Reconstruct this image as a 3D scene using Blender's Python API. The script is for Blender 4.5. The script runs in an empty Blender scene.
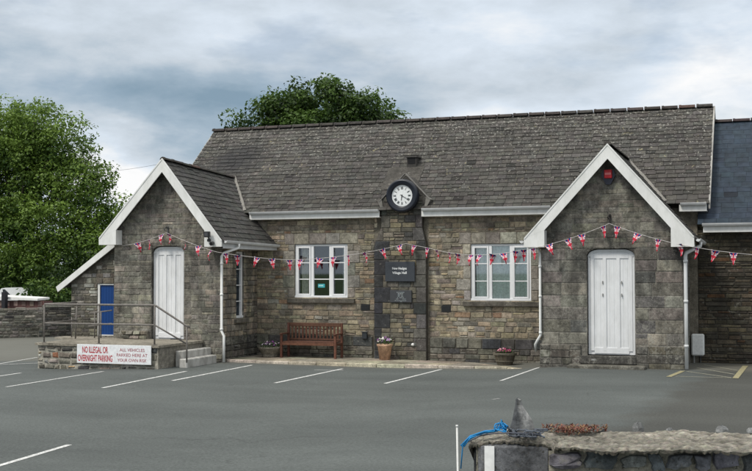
import bpy, math, random
import numpy as np
from mathutils import Vector
random.seed(7); rs = np.random.RandomState(5)
scn = bpy.context.scene
COL = scn.collection
YP, YM = 25.63, 27.70            # porch fronts, main front wall
R = math.radians

# ------------------------------------------------------------------ helpers
def lerp(a, b, t): return a + (b - a) * t
def gz(x):
    pts = [(-60, -.45), (-25, -.4), (-17.4, -.22), (-13.5, -.14), (-9, -.165), (-6, -.12), (-4.5, 0), (60, 0)]
    if x <= pts[0][0]: return pts[0][1]
    for (a, za), (b, zb) in zip(pts, pts[1:]):
        if x <= b:
            t = (x - a) / (b - a); t = t * t * (3 - 2 * t)
            return lerp(za, zb, t)
    return 0.0

class MB:
    def __init__(s): s.v = []; s.f = []; s.c = []; s.m = []
    def add(s, vs, fs, col=(1, 1, 1), mi=0):
        o = len(s.v); s.v += [tuple(p) for p in vs]; s.f += [tuple(i + o for i in f) for f in fs]
        s.c += [tuple(col)] * len(vs); s.m += [mi] * len(fs)
    def box(s, x0, x1, y0, y1, z0, z1, col=(1, 1, 1), mi=0, b=0.0):
        if b:
            return s.bbox(x0, x1, y0, y1, z0, z1, b, col, mi)
        s.add([(x, y, z) for z in (z0, z1) for y in (y0, y1) for x in (x0, x1)],
              [(0, 2, 3, 1), (4, 5, 7, 6), (0, 1, 5, 4), (2, 6, 7, 3), (0, 4, 6, 2), (1, 3, 7, 5)], col, mi)
    def bbox(s, x0, x1, y0, y1, z0, z1, b, col, mi):
        vs = []; idx = {}
        for ix, x in enumerate((x0, x1)):
            for iy, y in enumerate((y0, y1)):
                for iz, z in enumerate((z0, z1)):
                    dx, dy, dz = (b if ix == 0 else -b), (b if iy == 0 else -b), (b if iz == 0 else -b)
                    for k, p in enumerate(((x, y + dy, z + dz), (x + dx, y, z + dz), (x + dx, y + dy, z))):
                        idx[(ix, iy, iz, k)] = len(vs); vs.append(p)
        fs = []
        for a in (0, 1):
            fs.append([idx[(a, 0, 0, 0)], idx[(a, 1, 0, 0)], idx[(a, 1, 1, 0)], idx[(a, 0, 1, 0)]])
            fs.append([idx[(0, a, 0, 1)], idx[(1, a, 0, 1)], idx[(1, a, 1, 1)], idx[(0, a, 1, 1)]])
            fs.append([idx[(0, 0, a, 2)], idx[(1, 0, a, 2)], idx[(1, 1, a, 2)], idx[(0, 1, a, 2)]])
        for a in (0, 1):
            for c in (0, 1):
                fs.append([idx[(0, a, c, 1)], idx[(1, a, c, 1)], idx[(1, a, c, 2)], idx[(0, a, c, 2)]])
                fs.append([idx[(a, 0, c, 0)], idx[(a, 1, c, 0)], idx[(a, 1, c, 2)], idx[(a, 0, c, 2)]])
                fs.append([idx[(a, c, 0, 0)], idx[(a, c, 1, 0)], idx[(a, c, 1, 1)], idx[(a, c, 0, 1)]])
        for a in (0, 1):
            for c in (0, 1):
                for d in (0, 1):
                    fs.append([idx[(a, c, d, 0)], idx[(a, c, d, 1)], idx[(a, c, d, 2)]])
        ctr = Vector(((x0 + x1) / 2, (y0 + y1) / 2, (z0 + z1) / 2)); out = []
        for f in fs:
            p = [Vector(vs[i]) for i in f]; n = (p[1] - p[0]).cross(p[2] - p[0])
            if n.dot(sum(p, Vector()) / len(p) - ctr) < 0: f = f[::-1]
            out.append(f)
        s.add(vs, out, col, mi)
    def prism(s, poly, y0, y1, col=(1, 1, 1), mi=0):   # poly in (x,z), extruded along y
        n = len(poly); a = sum(poly[i][0] * poly[(i + 1) % n][1] - poly[(i + 1) % n][0] * poly[i][1] for i in range(n))
        if a < 0: poly = poly[::-1]
        vs = [(x, y0, z) for x, z in poly] + [(x, y1, z) for x, z in poly]
        fs = [tuple(range(n)), tuple(range(2 * n - 1, n - 1, -1))] + [(i, i + n, (i + 1) % n + n, (i + 1) % n) for i in range(n)]
        s.add(vs, fs, col, mi)
    def slab(s, poly, z0, z1, col=(1, 1, 1), mi=0):    # poly in (x,y)
        n = len(poly); a = sum(poly[i][0] * poly[(i + 1) % n][1] - poly[(i + 1) % n][0] * poly[i][1] for i in range(n))
        if a < 0: poly = poly[::-1]
        vs = [(x, y, z0) for x, y in poly] + [(x, y, z1) for x, y in poly]
        fs = [tuple(range(n - 1, -1, -1)), tuple(range(n, 2 * n))] + [(i, (i + 1) % n, (i + 1) % n + n, i + n) for i in range(n)]
        s.add(vs, fs, col, mi)
    def tube(s, pts, r, n=8, col=(1, 1, 1), mi=0, cap=True):
        pts = [Vector(p) for p in pts]; rings = []
        rr = r if isinstance(r, (list, tuple)) else [r] * len(pts)
        prev = None
        for i, p in enumerate(pts):
            d = (pts[min(i + 1, len(pts) - 1)] - pts[max(i - 1, 0)]).normalized()
            if prev is None:
                a = d.cross(Vector((0, 0, 1)))
                if a.length < .1: a = d.cross(Vector((1, 0, 0)))
            else:
                a = prev - d * prev.dot(d)
            a.normalize(); prev = a; b = d.cross(a)
            rings.append([p + (a * math.cos(2 * math.pi * k / n) + b * math.sin(2 * math.pi * k / n)) * rr[i] for k in range(n)])
        vs = [q for g in rings for q in g]
        fs = [(i * n + k, i * n + (k + 1) % n, (i + 1) * n + (k + 1) % n, (i + 1) * n + k) for i in range(len(pts) - 1) for k in range(n)]
        if cap: fs += [tuple(range(n - 1, -1, -1)), tuple(range((len(pts) - 1) * n, len(pts) * n))]
        s.add(vs, fs, col, mi)
    def lathe(s, prof, cx, cy, n=24, col=(1, 1, 1), mi=0):
        vs = [(cx + r * math.cos(2 * math.pi * k / n), cy + r * math.sin(2 * math.pi * k / n), z) for r, z in prof for k in range(n)]
        fs = [(i * n + k, i * n + (k + 1) % n, (i + 1) * n + (k + 1) % n, (i + 1) * n + k) for i in range(len(prof) - 1) for k in range(n)]
        s.add(vs, fs, col, mi)
    def ylathe(s, prof, cx, cz, n=40, col=(1, 1, 1), mi=0):   # rings about a y axis: prof of (r, y)
        vs = [(cx + r * math.cos(2 * math.pi * k / n), y, cz + r * math.sin(2 * math.pi * k / n)) for r, y in prof for k in range(n)]
        fs = [(i * n + k, i * n + (k + 1) % n, (i + 1) * n + (k + 1) % n, (i + 1) * n + k) for i in range(len(prof) - 1) for k in range(n)]
        s.add(vs, fs, col, mi)
    def build(s, name, mats, parent=None, smooth=False):
        me = bpy.data.meshes.new(name)
        me.from_pydata([tuple(p) for p in s.v], [], s.f)
        mats = mats if isinstance(mats, (list, tuple)) else [mats]
        for m in mats: me.materials.append(m)
        if len(mats) > 1: me.polygons.foreach_set('material_index', s.m)
        at = me.color_attributes.new('Col', 'FLOAT_COLOR', 'POINT')
        at.data.foreach_set('color', [x for c in s.c for x in (c[0], c[1], c[2], 1.0)])
        if smooth: me.polygons.foreach_set('use_smooth', [True] * len(me.polygons))
        me.update()
        o = bpy.data.objects.new(name, me); COL.objects.link(o)
        if parent:
            o.parent = parent
            w = Vector((0, 0, 0)); p = parent
            while p: w += p.location; p = p.parent
            o.location = -w
        return o

def thing(name, label, cat, loc=(0, 0, 0), group=None):
    o = bpy.data.objects.new(name, None); COL.objects.link(o); o.location = loc; o.empty_display_size = .2
    o['label'] = label; o['category'] = cat
    if group: o['group'] = group
    return o
def tag(o, label, cat, group=None, kind=None):
    if label: o['label'] = label
    if cat: o['category'] = cat
    if group: o['group'] = group
    if kind: o['kind'] = kind
    return o
def struct(o): o['kind'] = 'structure'; return o

# ------------------------------------------------------------------ materials
class NT:
    def __init__(s, name):
        s.m = bpy.data.materials.new(name); s.m.use_nodes = True; s.t = s.m.node_tree; s.n = s.t.nodes; s.l = s.t.links
        s.b = s.n['Principled BSDF']; s.out = s.n['Material Output']
        s.geo = s.n.new('ShaderNodeNewGeometry')
    def new(s, t, **k):
        n = s.n.new(t)
        for a, b in k.items(): setattr(n, a, b)
        return n
    def link(s, a, b): s.l.new(a, b)
    def noise(s, scale, detail=4, rough=.55, vec=None, dist=0):
        n = s.new('ShaderNodeTexNoise'); n.inputs['Scale'].default_value = scale; n.inputs['Detail'].default_value = detail
        n.inputs['Roughness'].default_value = rough; n.inputs['Distortion'].default_value = dist
        s.link(vec or s.geo.outputs['Position'], n.inputs['Vector']); return n.outputs['Fac']
    def ramp(s, fac, stops):
        n = s.new('ShaderNodeValToRGB'); e = n.color_ramp.elements
        while len(e) > 1: e.remove(e[-1])
        for i, (p, c) in enumerate(stops):
            c = (c, c, c) if isinstance(c, (int, float)) else c
            if i == 0: e[0].position = p; e[0].color = (*c, 1)
            else: e.new(p).color = (*c, 1)
        s.link(fac, n.inputs['Fac']); return n.outputs['Color']
    def mix(s, fac, a, b, mode='MIX'):
        n = s.new('ShaderNodeMix', data_type='RGBA', blend_type=mode)
        for i, x in ((0, fac), (6, a), (7, b)):
            if hasattr(x, 'links'): s.link(x, n.inputs[i])
            else: n.inputs[i].default_value = x if i == 0 else (*x, 1)
        return n.outputs[2]
    def math(s, op, a, b=None):
        n = s.new('ShaderNodeMath', operation=op)
        for i, x in enumerate((a, b)):
            if x is None: continue
            if hasattr(x, 'links'): s.link(x, n.inputs[i])
            else: n.inputs[i].default_value = x
        return n.outputs[0]
    def attr(s):
        n = s.new('ShaderNodeAttribute', attribute_name='Col'); return n.outputs['Color']
    def xyz(s):
        n = s.new('ShaderNodeSeparateXYZ'); s.link(s.geo.outputs['Position'], n.inputs[0]); return n.outputs
    def bump(s, h, strength=.4, dist=.02):
        n = s.new('ShaderNodeBump'); n.inputs['Strength'].default_value = strength; n.inputs['Distance'].default_value = dist
        s.link(h, n.inputs['Height']); s.link(n.outputs[0], s.b.inputs['Normal'])
    def fin(s, col, rough=.8, spec=.3):
        if hasattr(col, 'links'): s.link(col, s.b.inputs['Base Color'])
        else: s.b.inputs['Base Color'].default_value = (*col, 1)
        if hasattr(rough, 'links'): s.link(rough, s.b.inputs['Roughness'])
        else: s.b.inputs['Roughness'].default_value = rough
        s.b.inputs['Specular IOR Level'].default_value = spec
        return s.m

def m_stone(name, mottle=(.62, 1.35), lichen=.0, streak=.0, lich_col=(.42, .41, .36), speck=False, pits=False):
    t = NT(name); a = t.attr()
    c = t.mix(1, a, t.ramp(t.noise(9, 6, .65), [(.3, mottle[0]), (.7, mottle[1])]), 'MULTIPLY')
    c = t.mix(1, c, t.ramp(t.noise(1.1, 5, .65), [(.3, .62), (.7, 1.3)]), 'MULTIPLY')
    c = t.mix(1, c, t.ramp(t.noise(34, 6, .75), [(.3, .55), (.7, 1.5)]), 'MULTIPLY')
    if lichen:
        f = t.ramp(t.noise(13, 6, .7, dist=.5), [(.62 - lichen * .3, 0), (.75 - lichen * .3, 1)])
        f2 = t.ramp(t.noise(2.2, 4, .6), [(.42, 0), (.62, 1)])
        c = t.mix(t.math('MULTIPLY', t.math('MULTIPLY', f, f2), .8), c, lich_col)
    if streak:
        mp = t.new('ShaderNodeMapping'); mp.inputs['Scale'].default_value = (3, 3, .5)
        t.link(t.geo.outputs['Position'], mp.inputs[0])
        f = t.ramp(t.noise(1.0, 6, .65, mp.outputs[0]), [(.42, 0), (.62, 1)])
        c = t.mix(t.math('MULTIPLY', f, streak), c, (.045, .043, .04))
    if speck:
        f = t.ramp(t.noise(24, 5, .75, dist=1.0), [(.56, 0), (.62, 1)]); g2 = t.ramp(t.noise(1.7, 4, .6), [(.38, .15), (.62, .9)])
        c = t.mix(t.math('MULTIPLY', t.math('MULTIPLY', f, g2), .7), c, (.36, .35, .31))
        f = t.ramp(t.noise(3.1, 6, .72, dist=.7), [(.52, 0), (.66, 1)])
        c = t.mix(t.math('MULTIPLY', f, .55), c, (.045, .043, .040))
    if pits:
        f = t.ramp(t.noise(42, 4, .7, dist=.6), [(.60, 0), (.65, 1)]); c = t.mix(t.math('MULTIPLY', f, .85), c, (.07, .065, .055))
        f = t.ramp(t.noise(17, 5, .7, dist=1.2), [(.58, 0), (.66, 1)]); c = t.mix(t.math('MULTIPLY', f, .5), c, (.16, .155, .14))
        t.bump(t.noise(70, 8, .8), .9, .02)
    else: t.bump(t.noise(38, 5, .65), .5, .015)
    return t.fin(c, .92, .2)

def m_slate(name, lichen=0.5, blotch=True):
    t = NT(name); c = t.attr()
    c = t.mix(1, c, t.ramp(t.noise(6, 5, .6), [(.3, .7), (.7, 1.3)]), 'MULTIPLY')
    c = t.mix(1, c, t.ramp(t.noise(.7, 3, .6), [(.3, .8), (.7, 1.18)]), 'MULTIPLY')
    if lichen:
        z = t.xyz()[2]
        up = t.math('MULTIPLY', t.math('SUBTRACT', z, 4.6), .03 if blotch else 0)
        f = t.ramp(t.math('ADD', t.noise(15, 3, .7, dist=.4), up), [(.63, 0), (.68, 1)])
        c = t.mix(t.math('MULTIPLY', f, lichen), c, (.36, .35, .31))
        f = t.ramp(t.noise(4.3, 3, .8, dist=1.5), [(.66, 0), (.70, 1)])
        c = t.mix(t.math('MULTIPLY', f, lichen), c, (.30, .27, .16))
    if blotch:   # dark moss patch near the upper left of the main roof
        n = t.new('ShaderNodeVectorMath', operation='DISTANCE'); t.link(t.geo.outputs['Position'], n.inputs[0]); n.inputs[1].default_value = (-14.9, 29.4, 5.5)
        d = t.math('ADD', n.outputs['Value'], t.math('MULTIPLY', t.noise(3.5, 5, .7), 1.2))
        f = t.ramp(d, [(.75, 1), (1.0, 0)])
        nn = t.new('ShaderNodeMapRange'); nn.inputs[1].default_value = 1.0; nn.inputs[2].default_value = 1.75; nn.inputs[3].default_value = .8; nn.inputs[4].default_value = 0
        t.link(d, nn.inputs[0]); c = t.mix(nn.outputs[0], c, (.025, .025, .027))
    t.bump(t.noise(45, 4, .6), .35, .01)
    return t.fin(c, .78, .3)

def m_paint(name, col, rough=.45, dirt=.25, dirtcol=(.3, .29, .26), scale=5):
    t = NT(name)
    mp = t.new('ShaderNodeMapping'); mp.inputs['Scale'].default_value = (1, 1, .35); t.link(t.geo.outputs['Position'], mp.inputs[0])
    f = t.ramp(t.noise(scale, 6, .7, mp.outputs[0]), [(.4, 0), (.8, 1)])
    c = t.mix(t.math('MULTIPLY', f, dirt), col, dirtcol)
    c = t.mix(1, c, t.ramp(t.noise(.9, 3), [(.3, .9), (.7, 1.05)]), 'MULTIPLY')
    t.bump(t.noise(60, 3), .08, .005)
    return t.fin(c, rough, .4)

def m_attr(name, rough=.7, spec=.3, var=.2, bump=.2, scale=20):
    t = NT(name); c = t.attr()
    c = t.mix(1, c, t.ramp(t.noise(scale, 5, .6), [(.3, 1 - var), (.7, 1 + var)]), 'MULTIPLY')
    if bump: t.bump(t.noise(scale * 2, 4), bump, .01)
    return t.fin(c, rough, spec)

M = {}
M['rubble'] = m_stone('rubble_masonry', lichen=.16, streak=.30)
M['porchstone'] = m_stone('porch_masonry', (.5, 1.5), lichen=.45, streak=.6, lich_col=(.34, .33, .285), speck=True)
M['terrace'] = m_stone('landing_masonry', (.6, 1.4))
M['darkstone'] = m_stone('dark_masonry', (.5, 1.5), lichen=.3, lich_col=(.4, .4, .38))
M['fgstone'] = m_stone('roadside_masonry', (.45, 1.6), lichen=.25, lich_col=(.30, .29, .25), pits=True)
M['capping'] = m_stone('rough_capping', (.6, 1.35), lichen=.15, lich_col=(.5, .48, .4), pits=True)
M['concrete'] = m_stone('mortar_capping', (.6, 1.35), lichen=.15, lich_col=(.5, .48, .4))
M['slate'] = m_slate('old_slate', .75)
M['slate2'] = m_slate('porch_slate', .45, False)
M['slate3'] = m_slate('blue_slate', 0, False)
M['ridge'] = m_attr('ridge_tile', .85, .2, .35, .3, 12)
M['white'] = m_paint('white_paint', (.84, .84, .82), .5, .38, (.36, .37, .30), 6)
M['whitewall'] = m_paint('worn_white_paint', (.52, .51, .48), .85, 1.0, (.16, .15, .13), 7)
M['upvc'] = m_paint('white_frame', (.84, .85, .86), .3, .05)
M['door'] = m_paint('white_door_paint', (.80, .81, .82), .55, .34, (.42, .42, .38), 9)
M['doorblue'] = m_paint('blue_door_paint', (.004, .05, .21), .45, .2, (.004, .035, .13))
M['gutter'] = m_paint('gutter_white', (.70, .71, .71), .4, .35, (.25, .25, .24), 6)
M['attr'] = m_attr('mixed_colour')
M['attr_smooth'] = m_attr('mixed_colour_satin', .45, .4, .12, .05)
M['wood'] = m_attr('bench_wood', .55, .3, .3, .25, 14)
M['steel'] = m_attr('weathered_steel', .6, .4, .25, .2, 18)
M['black'] = m_attr('black_enamel', .35, .5, .1, 0)
M['lead'] = m_attr('lead_flashing', .6, .35, .25, .2, 10)

def m_glass():
    t = NT('window_glass'); g = t.new('ShaderNodeBsdfGlossy'); g.inputs['Roughness'].default_value = .02
    g.inputs['Color'].default_value = (.9, .95, 1, 1)
    tr = t.new('ShaderNodeBsdfTransparent'); tr.inputs['Color'].default_value = (.94, .97, .96, 1)
    fr = t.new('ShaderNodeFresnel'); fr.inputs['IOR'].default_value = 1.55
    nz = t.new('ShaderNodeBump'); nz.inputs['Strength'].default_value = .02; t.link(t.noise(1.5, 2), nz.inputs['Height']); t.link(nz.outputs[0], g.inputs['Normal'])
    f = t.math('MULTIPLY', fr.outputs[0], 3.6)
    mx = t.new('ShaderNodeMixShader'); t.link(f, mx.inputs[0]); t.link(tr.outputs[0], mx.inputs[1]); t.link(g.outputs[0], mx.inputs[2])
    t.link(mx.outputs[0], t.out.inputs[0]); return t.m
M['glass'] = m_glass()

def m_asphalt():
    t = NT('car_park_asphalt'); X = t.xyz()
    base = t.ramp(t.noise(.35, 5, .6), [(.3, (.074, .082, .079)), (.7, (.100, .110, .105))])
    # patch of darker, browner tarmac in front of the right porch
    n1 = t.math('MULTIPLY', t.noise(.9, 4), 1.4)
    e = t.math('ADD', X[0], t.math('ADD', t.math('MULTIPLY', X[1], -.085), n1))
    mr = t.new('ShaderNodeMapRange'); t.link(e, mr.inputs[0]); mr.inputs[1].default_value = -2.95; mr.inputs[2].default_value = -2.4
    far = t.new('ShaderNodeMapRange'); t.link(t.math('ADD', X[1], n1), far.inputs[0]); far.inputs[1].default_value = 11; far.inputs[2].default_value = 15
    c = t.mix(t.math('MULTIPLY', t.math('MULTIPLY', mr.outputs[0], far.outputs[0]), .75), base, (.056, .055, .048))
    # paler worn drive lanes and oil stains
    mp = t.new('ShaderNodeMapping'); mp.inputs['Scale'].default_value = (.12, .55, 1); t.link(t.geo.outputs['Position'], mp.inputs[0])
    c = t.mix(1, c, t.ramp(t.noise(1, 6, .62, mp.outputs[0]), [(.3, .82), (.7, 1.16)]), 'MULTIPLY')
    c = t.mix(t.math('MULTIPLY', t.ramp(t.noise(.8, 4, .7, dist=.8), [(.66, 0), (.78, 1)]), .35), c, (.05, .055, .057))
    c = t.mix(1, c, t.ramp(t.noise(26, 8, .86), [(.3, .42), (.7, 1.65)]), 'MULTIPLY')
    c = t.mix(t.ramp(t.noise(170, 2, .5), [(.66, 0), (.74, .35)]), c, (.3, .3, .28))
    v = t.new('ShaderNodeTexVoronoi', feature='DISTANCE_TO_EDGE'); v.inputs['Scale'].default_value = .16
    wv = t.new('ShaderNodeVectorMath', operation='ADD'); nn = t.new('ShaderNodeTexNoise'); nn.inputs['Scale'].default_value = .9; nn.inputs['Detail'].default_value = 6; t.link(t.geo.outputs['Position'], nn.inputs['Vector'])
    sc = t.new('ShaderNodeVectorMath', operation='SCALE'); sc.inputs['Scale'].default_value = 2.2; t.link(nn.outputs['Color'], sc.inputs[0]); t.link(t.geo.outputs['Position'], wv.inputs[0]); t.link(sc.outputs[0], wv.inputs[1]); t.link(wv.outputs[0], v.inputs['Vector'])
    cr = t.ramp(v.outputs['Distance'], [(0, 1), (.006, 0)])
    c = t.mix(t.math('MULTIPLY', t.math('MULTIPLY', cr, t.ramp(t.noise(.25, 3), [(.5, 0), (.6, 1)])), .55), c, (.035, .037, .036))
    # dusty grit collected along the kerb
    gr = t.new('ShaderNodeMapRange'); t.link(t.math('ADD', X[1], t.math('MULTIPLY', t.noise(3, 5, .7), .8)), gr.inputs[0]); gr.inputs[1].default_value = 25.6; gr.inputs[2].default_value = 26.4
    c = t.mix(t.math('MULTIPLY', gr.outputs[0], .5), c, (.17, .16, .13))
    t.bump(t.noise(120, 4, .7), .5, .006)
    return t.fin(c, .85, .25)
M['asphalt'] = m_asphalt()
def m_line():
    t = NT('worn_line_paint')
    c = t.attr()
    f = t.ramp(t.noise(24, 7, .85), [(.46, 0), (.60, .9)])
    c = t.mix(f, c, (.11, .115, .11))
    return t.fin(c, .7, .2)
M['line'] = m_line()
def m_grass():
    t = NT('rough_grass'); c = t.ramp(t.noise(1.5, 6, .7), [(.3, (.03, .055, .015)), (.7, (.07, .10, .03))])
    t.bump(t.noise(20, 5), .6, .05); return t.fin(c, .9, .1)
M['grass'] = m_grass()
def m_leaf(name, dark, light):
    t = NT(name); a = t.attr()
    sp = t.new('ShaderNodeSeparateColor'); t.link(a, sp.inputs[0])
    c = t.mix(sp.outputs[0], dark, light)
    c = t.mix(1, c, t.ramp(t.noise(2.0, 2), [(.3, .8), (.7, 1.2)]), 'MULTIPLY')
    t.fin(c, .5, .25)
    tl = t.new('ShaderNodeBsdfTranslucent'); t.link(c, tl.inputs['Color'])
    mx = t.new('ShaderNodeMixShader'); mx.inputs[0].default_value = .3
    t.link(t.b.outputs[0], mx.inputs[1]); t.link(tl.outputs[0], mx.inputs[2]); t.link(mx.outputs[0], t.out.inputs[0])
    return t.m
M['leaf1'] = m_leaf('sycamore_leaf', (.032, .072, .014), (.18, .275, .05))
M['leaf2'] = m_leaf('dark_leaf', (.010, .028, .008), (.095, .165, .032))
M['leaf3'] = m_leaf('hedge_leaf', (.012, .028, .009), (.06, .10, .024))
M['bark'] = m_stone('bark', (.5, 1.3))

# ------------------------------------------------------------------ masonry and slates
def TY(Y): return lambda u, v, n: (u, Y - n, v)               # wall facing the camera (-Y)
def TXp(X): return lambda u, v, n: (X + n, u, v)              # wall facing +X
def TXm(X): return lambda u, v, n: (X - n, -u, v)             # wall facing -X (u = -Y)

def backing(mb, T, u0, u1, z0, top, holes, col, brk=(), n=0.0):
    us = sorted(set([u0, u1] + [x for h in holes for x in h[:2] if u0 < x < u1] + [b for b in brk if u0 < b < u1]))
    for a, b in zip(us, us[1:]):
        hs = sorted([h for h in holes if h[0] <= a + 1e-6 and h[1] >= b - 1e-6], key=lambda h: h[2])
        lo = z0
        for h in hs:
            if h[2] > lo: mb.add([T(a, lo, n), T(b, lo, n), T(b, h[2], n), T(a, h[2], n)], [(0, 1, 2, 3)], col)
            lo = max(lo, h[3])
        mb.add([T(a, lo, n), T(b, lo, n), T(b, top(b), n), T(a, top(a), n)], [(0, 1, 2, 3)], col)

def stone(mb, T, q, n0, n1, bev, col):
    c = [sum(p[0] for p in q) / 4, sum(p[1] for p in q) / 4]
    inn = []
    for p in q:
        d = [c[0] - p[0], c[1] - p[1]]
        w = abs(d[0]) + 1e-6; h = abs(d[1]) + 1e-6
        inn.append((p[0] + d[0] / w * min(bev, w * .6), p[1] + d[1] / h * min(bev, h * .6)))
    t = random.uniform(-.3, .3) * (n1 - n0)
    vs = [T(p[0], p[1], n0) for p in q] + [T(p[0], p[1], n1 + (t if i in (0, 1) else -t)) for i, p in enumerate(inn)]
    mb.add(vs, [(4, 5, 6, 7), (0, 1, 5, 4), (1, 2, 6, 5), (2, 3, 7, 6), (3, 0, 4, 7)], col)

def jit(col, a=.18, h=.05):
    k = 1 + random.uniform(-a, a)
    return tuple(max(.004, x * k * (1 + random.uniform(-h, h))) for x in col)
def pick(pal):
    r = random.random() * sum(w for w, _ in pal)
    for w, c in pal:
        r -= w
        if r <= 0: return c
    return pal[-1][1]

def masonry(mb, T, u0, u1, z0, z1, pal, lim=None, holes=(), rh=(.1, .2), sw=(.14, .42), gap=.018, proud=(.006, .02), bev=.01, jt=.012, split=.18, amp=.2, n=0.0):
    """courses of individual stones; lim(v) -> (uL, uR); holes (u0,u1,v0,v1)"""
    br = sorted(set([z0, z1] + [z for h in holes for z in h[2:4] if z0 < z < z1]))
    for ba, bb in zip(br, br[1:]):
        H = bb - ba
        if H < .02: continue
        k = max(1, round(H / random.uniform(*rh))); ws = [random.uniform(rh[0], rh[1]) for _ in range(k)]; s = sum(ws)
        v = ba
        for w in ws:
            h = w / s * H; va, vb = v, v + h; v = vb
            L0, R0 = lim(va) if lim else (u0, u1); L1, R1 = lim(vb) if lim else (u0, u1)
            L0 = max(L0, u0); L1 = max(L1, u0); R0 = min(R0, u1); R1 = min(R1, u1)
            if R0 - L0 < .06: continue
            iv = [(min(L0, L1), max(R0, R1))]
            for hl in holes:
                if hl[2] < vb - 1e-4 and hl[3] > va + 1e-4:
                    nv = []
                    for a, b in iv:
                        if hl[1] <= a or hl[0] >= b: nv.append((a, b)); continue
                        if hl[0] - a > .04: nv.append((a, hl[0]))
                        if b - hl[1] > .04: nv.append((hl[1], b))
                    iv = nv
            for a, b in iv:
                u = a; first = True
                while u < b - .02:
                    wd = random.uniform(*sw) * (.75 + .5 * min(1, h / rh[1]))
                    if first: wd *= random.uniform(.5, 1); first = False
                    if b - (u + wd) < sw[0] * .6: wd = b - u
                    c0, c1 = u + gap / 2, u + wd - gap / 2
                    parts = [(va, vb)]
                    if random.random() < split and h > .11 and wd < .35:
                        m = lerp(va, vb, random.uniform(.35, .65)); parts = [(va, m), (m, vb)]
                    for pa, pb in parts:
                        j = lambda: random.uniform(-jt, jt)
                        f0 = (pa - va) / h; f1 = (pb - va) / h
                        la, ra = lerp(L0, L1, f0), lerp(R0, R1, f0); lb, rb = lerp(L0, L1, f1), lerp(R0, R1, f1)
                        q = [(max(c0 + j(), la), pa + gap / 2 + j() * .6), (min(c1 + j(), ra), pa + gap / 2 + j() * .6),
                             (min(c1 + j(), rb), pb - gap / 2 + j() * .6), (max(c0 + j(), lb), pb - gap / 2 + j() * .6)]
                        q[0] = (max(a + .002, q[0][0]), q[0][1]); q[3] = (max(a + .002, q[3][0]), q[3][1])
                        q[1] = (min(b - .002, q[1][0]), q[1][1]); q[2] = (min(b - .002, q[2][0]), q[2][1])
                        if q[1][0] - q[0][0] < .02 or q[2][0] - q[3][0] < -.01: continue
                        if q[2][0] - q[3][0] < .01: q[2] = (q[3][0] + .01, q[2][1])
                        stone(mb, T, q, n, n + random.uniform(*proud), bev, jit(pick(pal), amp))
                    u += wd

def slates(mb, A, B, C, D, rh=.19, sw=.27, base=(.1, .09, .08), amp=.25, t=.022, lim=None):
    """A front/left eave, B other eave end, C ridge above B, D ridge above A"""
    A, B, C, D = map(Vector, (A, B, C, D))
    N = (B - A).cross(D - A).normalized()
    if N.z < 0: N = -N
    P = lambda s, q, n: tuple((A * (1 - s) + B * s) * (1 - q) + (D * (1 - s) + C * s) * q + N * n)
    Lu = ((B - A).length + (C - D).length) / 2; Lv = (D - A).length
    mb.add([P(0, 0, 0), P(1, 0, 0), P(1, 1, 0), P(0, 1, 0)], [(0, 1, 2, 3)], tuple(x * .35 for x in base))
    rows = int(Lv / rh)
    for i in range(rows):
        v0 = i / rows - .004; v1 = min(1, (i + 1.15) / rows)
        u = -random.uniform(0, sw) if i % 2 else -random.uniform(0, sw) * .5
        tone = 1 + random.uniform(-.07, .07)
        while u < Lu:
            w = sw * random.uniform(.92, 1.08); a, b = max(0, u) / Lu, min(Lu, u + w - .009) / Lu; u += w
            if b - a < .002: continue
            dv = random.uniform(-.012, .012) * (1 if random.random() < .85 else 4) / Lv; tt = t * random.uniform(.75, 1.3)
            c = jit(tuple(x * tone for x in base), amp, .04)
            if random.random() < .02: c = tuple(x * 1.4 for x in c)
            if random.random() < .025: c = tuple(x * .5 for x in c)
            vs = [P(a, v0 + dv, tt), P(b, v0 + dv, tt), P(b, v1, .002), P(a, v1, .002), P(a, v0 + dv, -.002), P(b, v0 + dv, -.002)]
            mb.add(vs, [(0, 1, 2, 3), (4, 5, 1, 0), (0, 3, 4), (1, 5, 2)], c)

PAL_MAIN = [(3, (0.324, 0.271, 0.190)), (3, (0.286, 0.244, 0.180)), (2, (0.373, 0.320, 0.231)), (2, (0.238, 0.207, 0.164)), (1.5, (0.302, 0.272, 0.225)), (.7, (0.180, 0.160, 0.134)), (.4, (0.293, 0.199, 0.130))]
PAL_SURR = [(2, (0.298, 0.276, 0.236)), (2, (0.260, 0.241, 0.204)), (1, (0.335, 0.309, 0.264))]
PAL_DARK = [(2, (.05, .052, .055)), (1, (.065, .066, .066)), (1, (.038, .040, .044))]
PAL_PORCH = [(3, (0.173, 0.163, 0.143)), (2, (0.219, 0.202, 0.174)), (1.5, (0.129, 0.123, 0.114)), (.7, (0.272, 0.249, 0.210))]
PAL_PORCHG = [(3, (0.228, 0.210, 0.175)), (2, (0.184, 0.171, 0.145)), (1, (0.280, 0.254, 0.204))]
PAL_TERR = [(2, (0.156, 0.144, 0.120)), (2, (0.264, 0.240, 0.204)), (1, (0.360, 0.348, 0.324)), (1, (0.240, 0.120, 0.072)), (1.5, (0.084, 0.084, 0.084)), (.6, (0.312, 0.228, 0.132))]
PAL_EXT = [(2, (0.081, 0.068, 0.048)), (2, (0.062, 0.054, 0.041)), (1, (0.104, 0.085, 0.057)), (.3, (0.095, 0.052, 0.028))]  # wing stones darkened: shade beside the porch painted into their colour
PAL_BOUND = [(2, (0.208, 0.195, 0.169)), (2, (0.143, 0.137, 0.117)), (1, (0.312, 0.299, 0.260)), (1, (0.091, 0.091, 0.085))]

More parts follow.
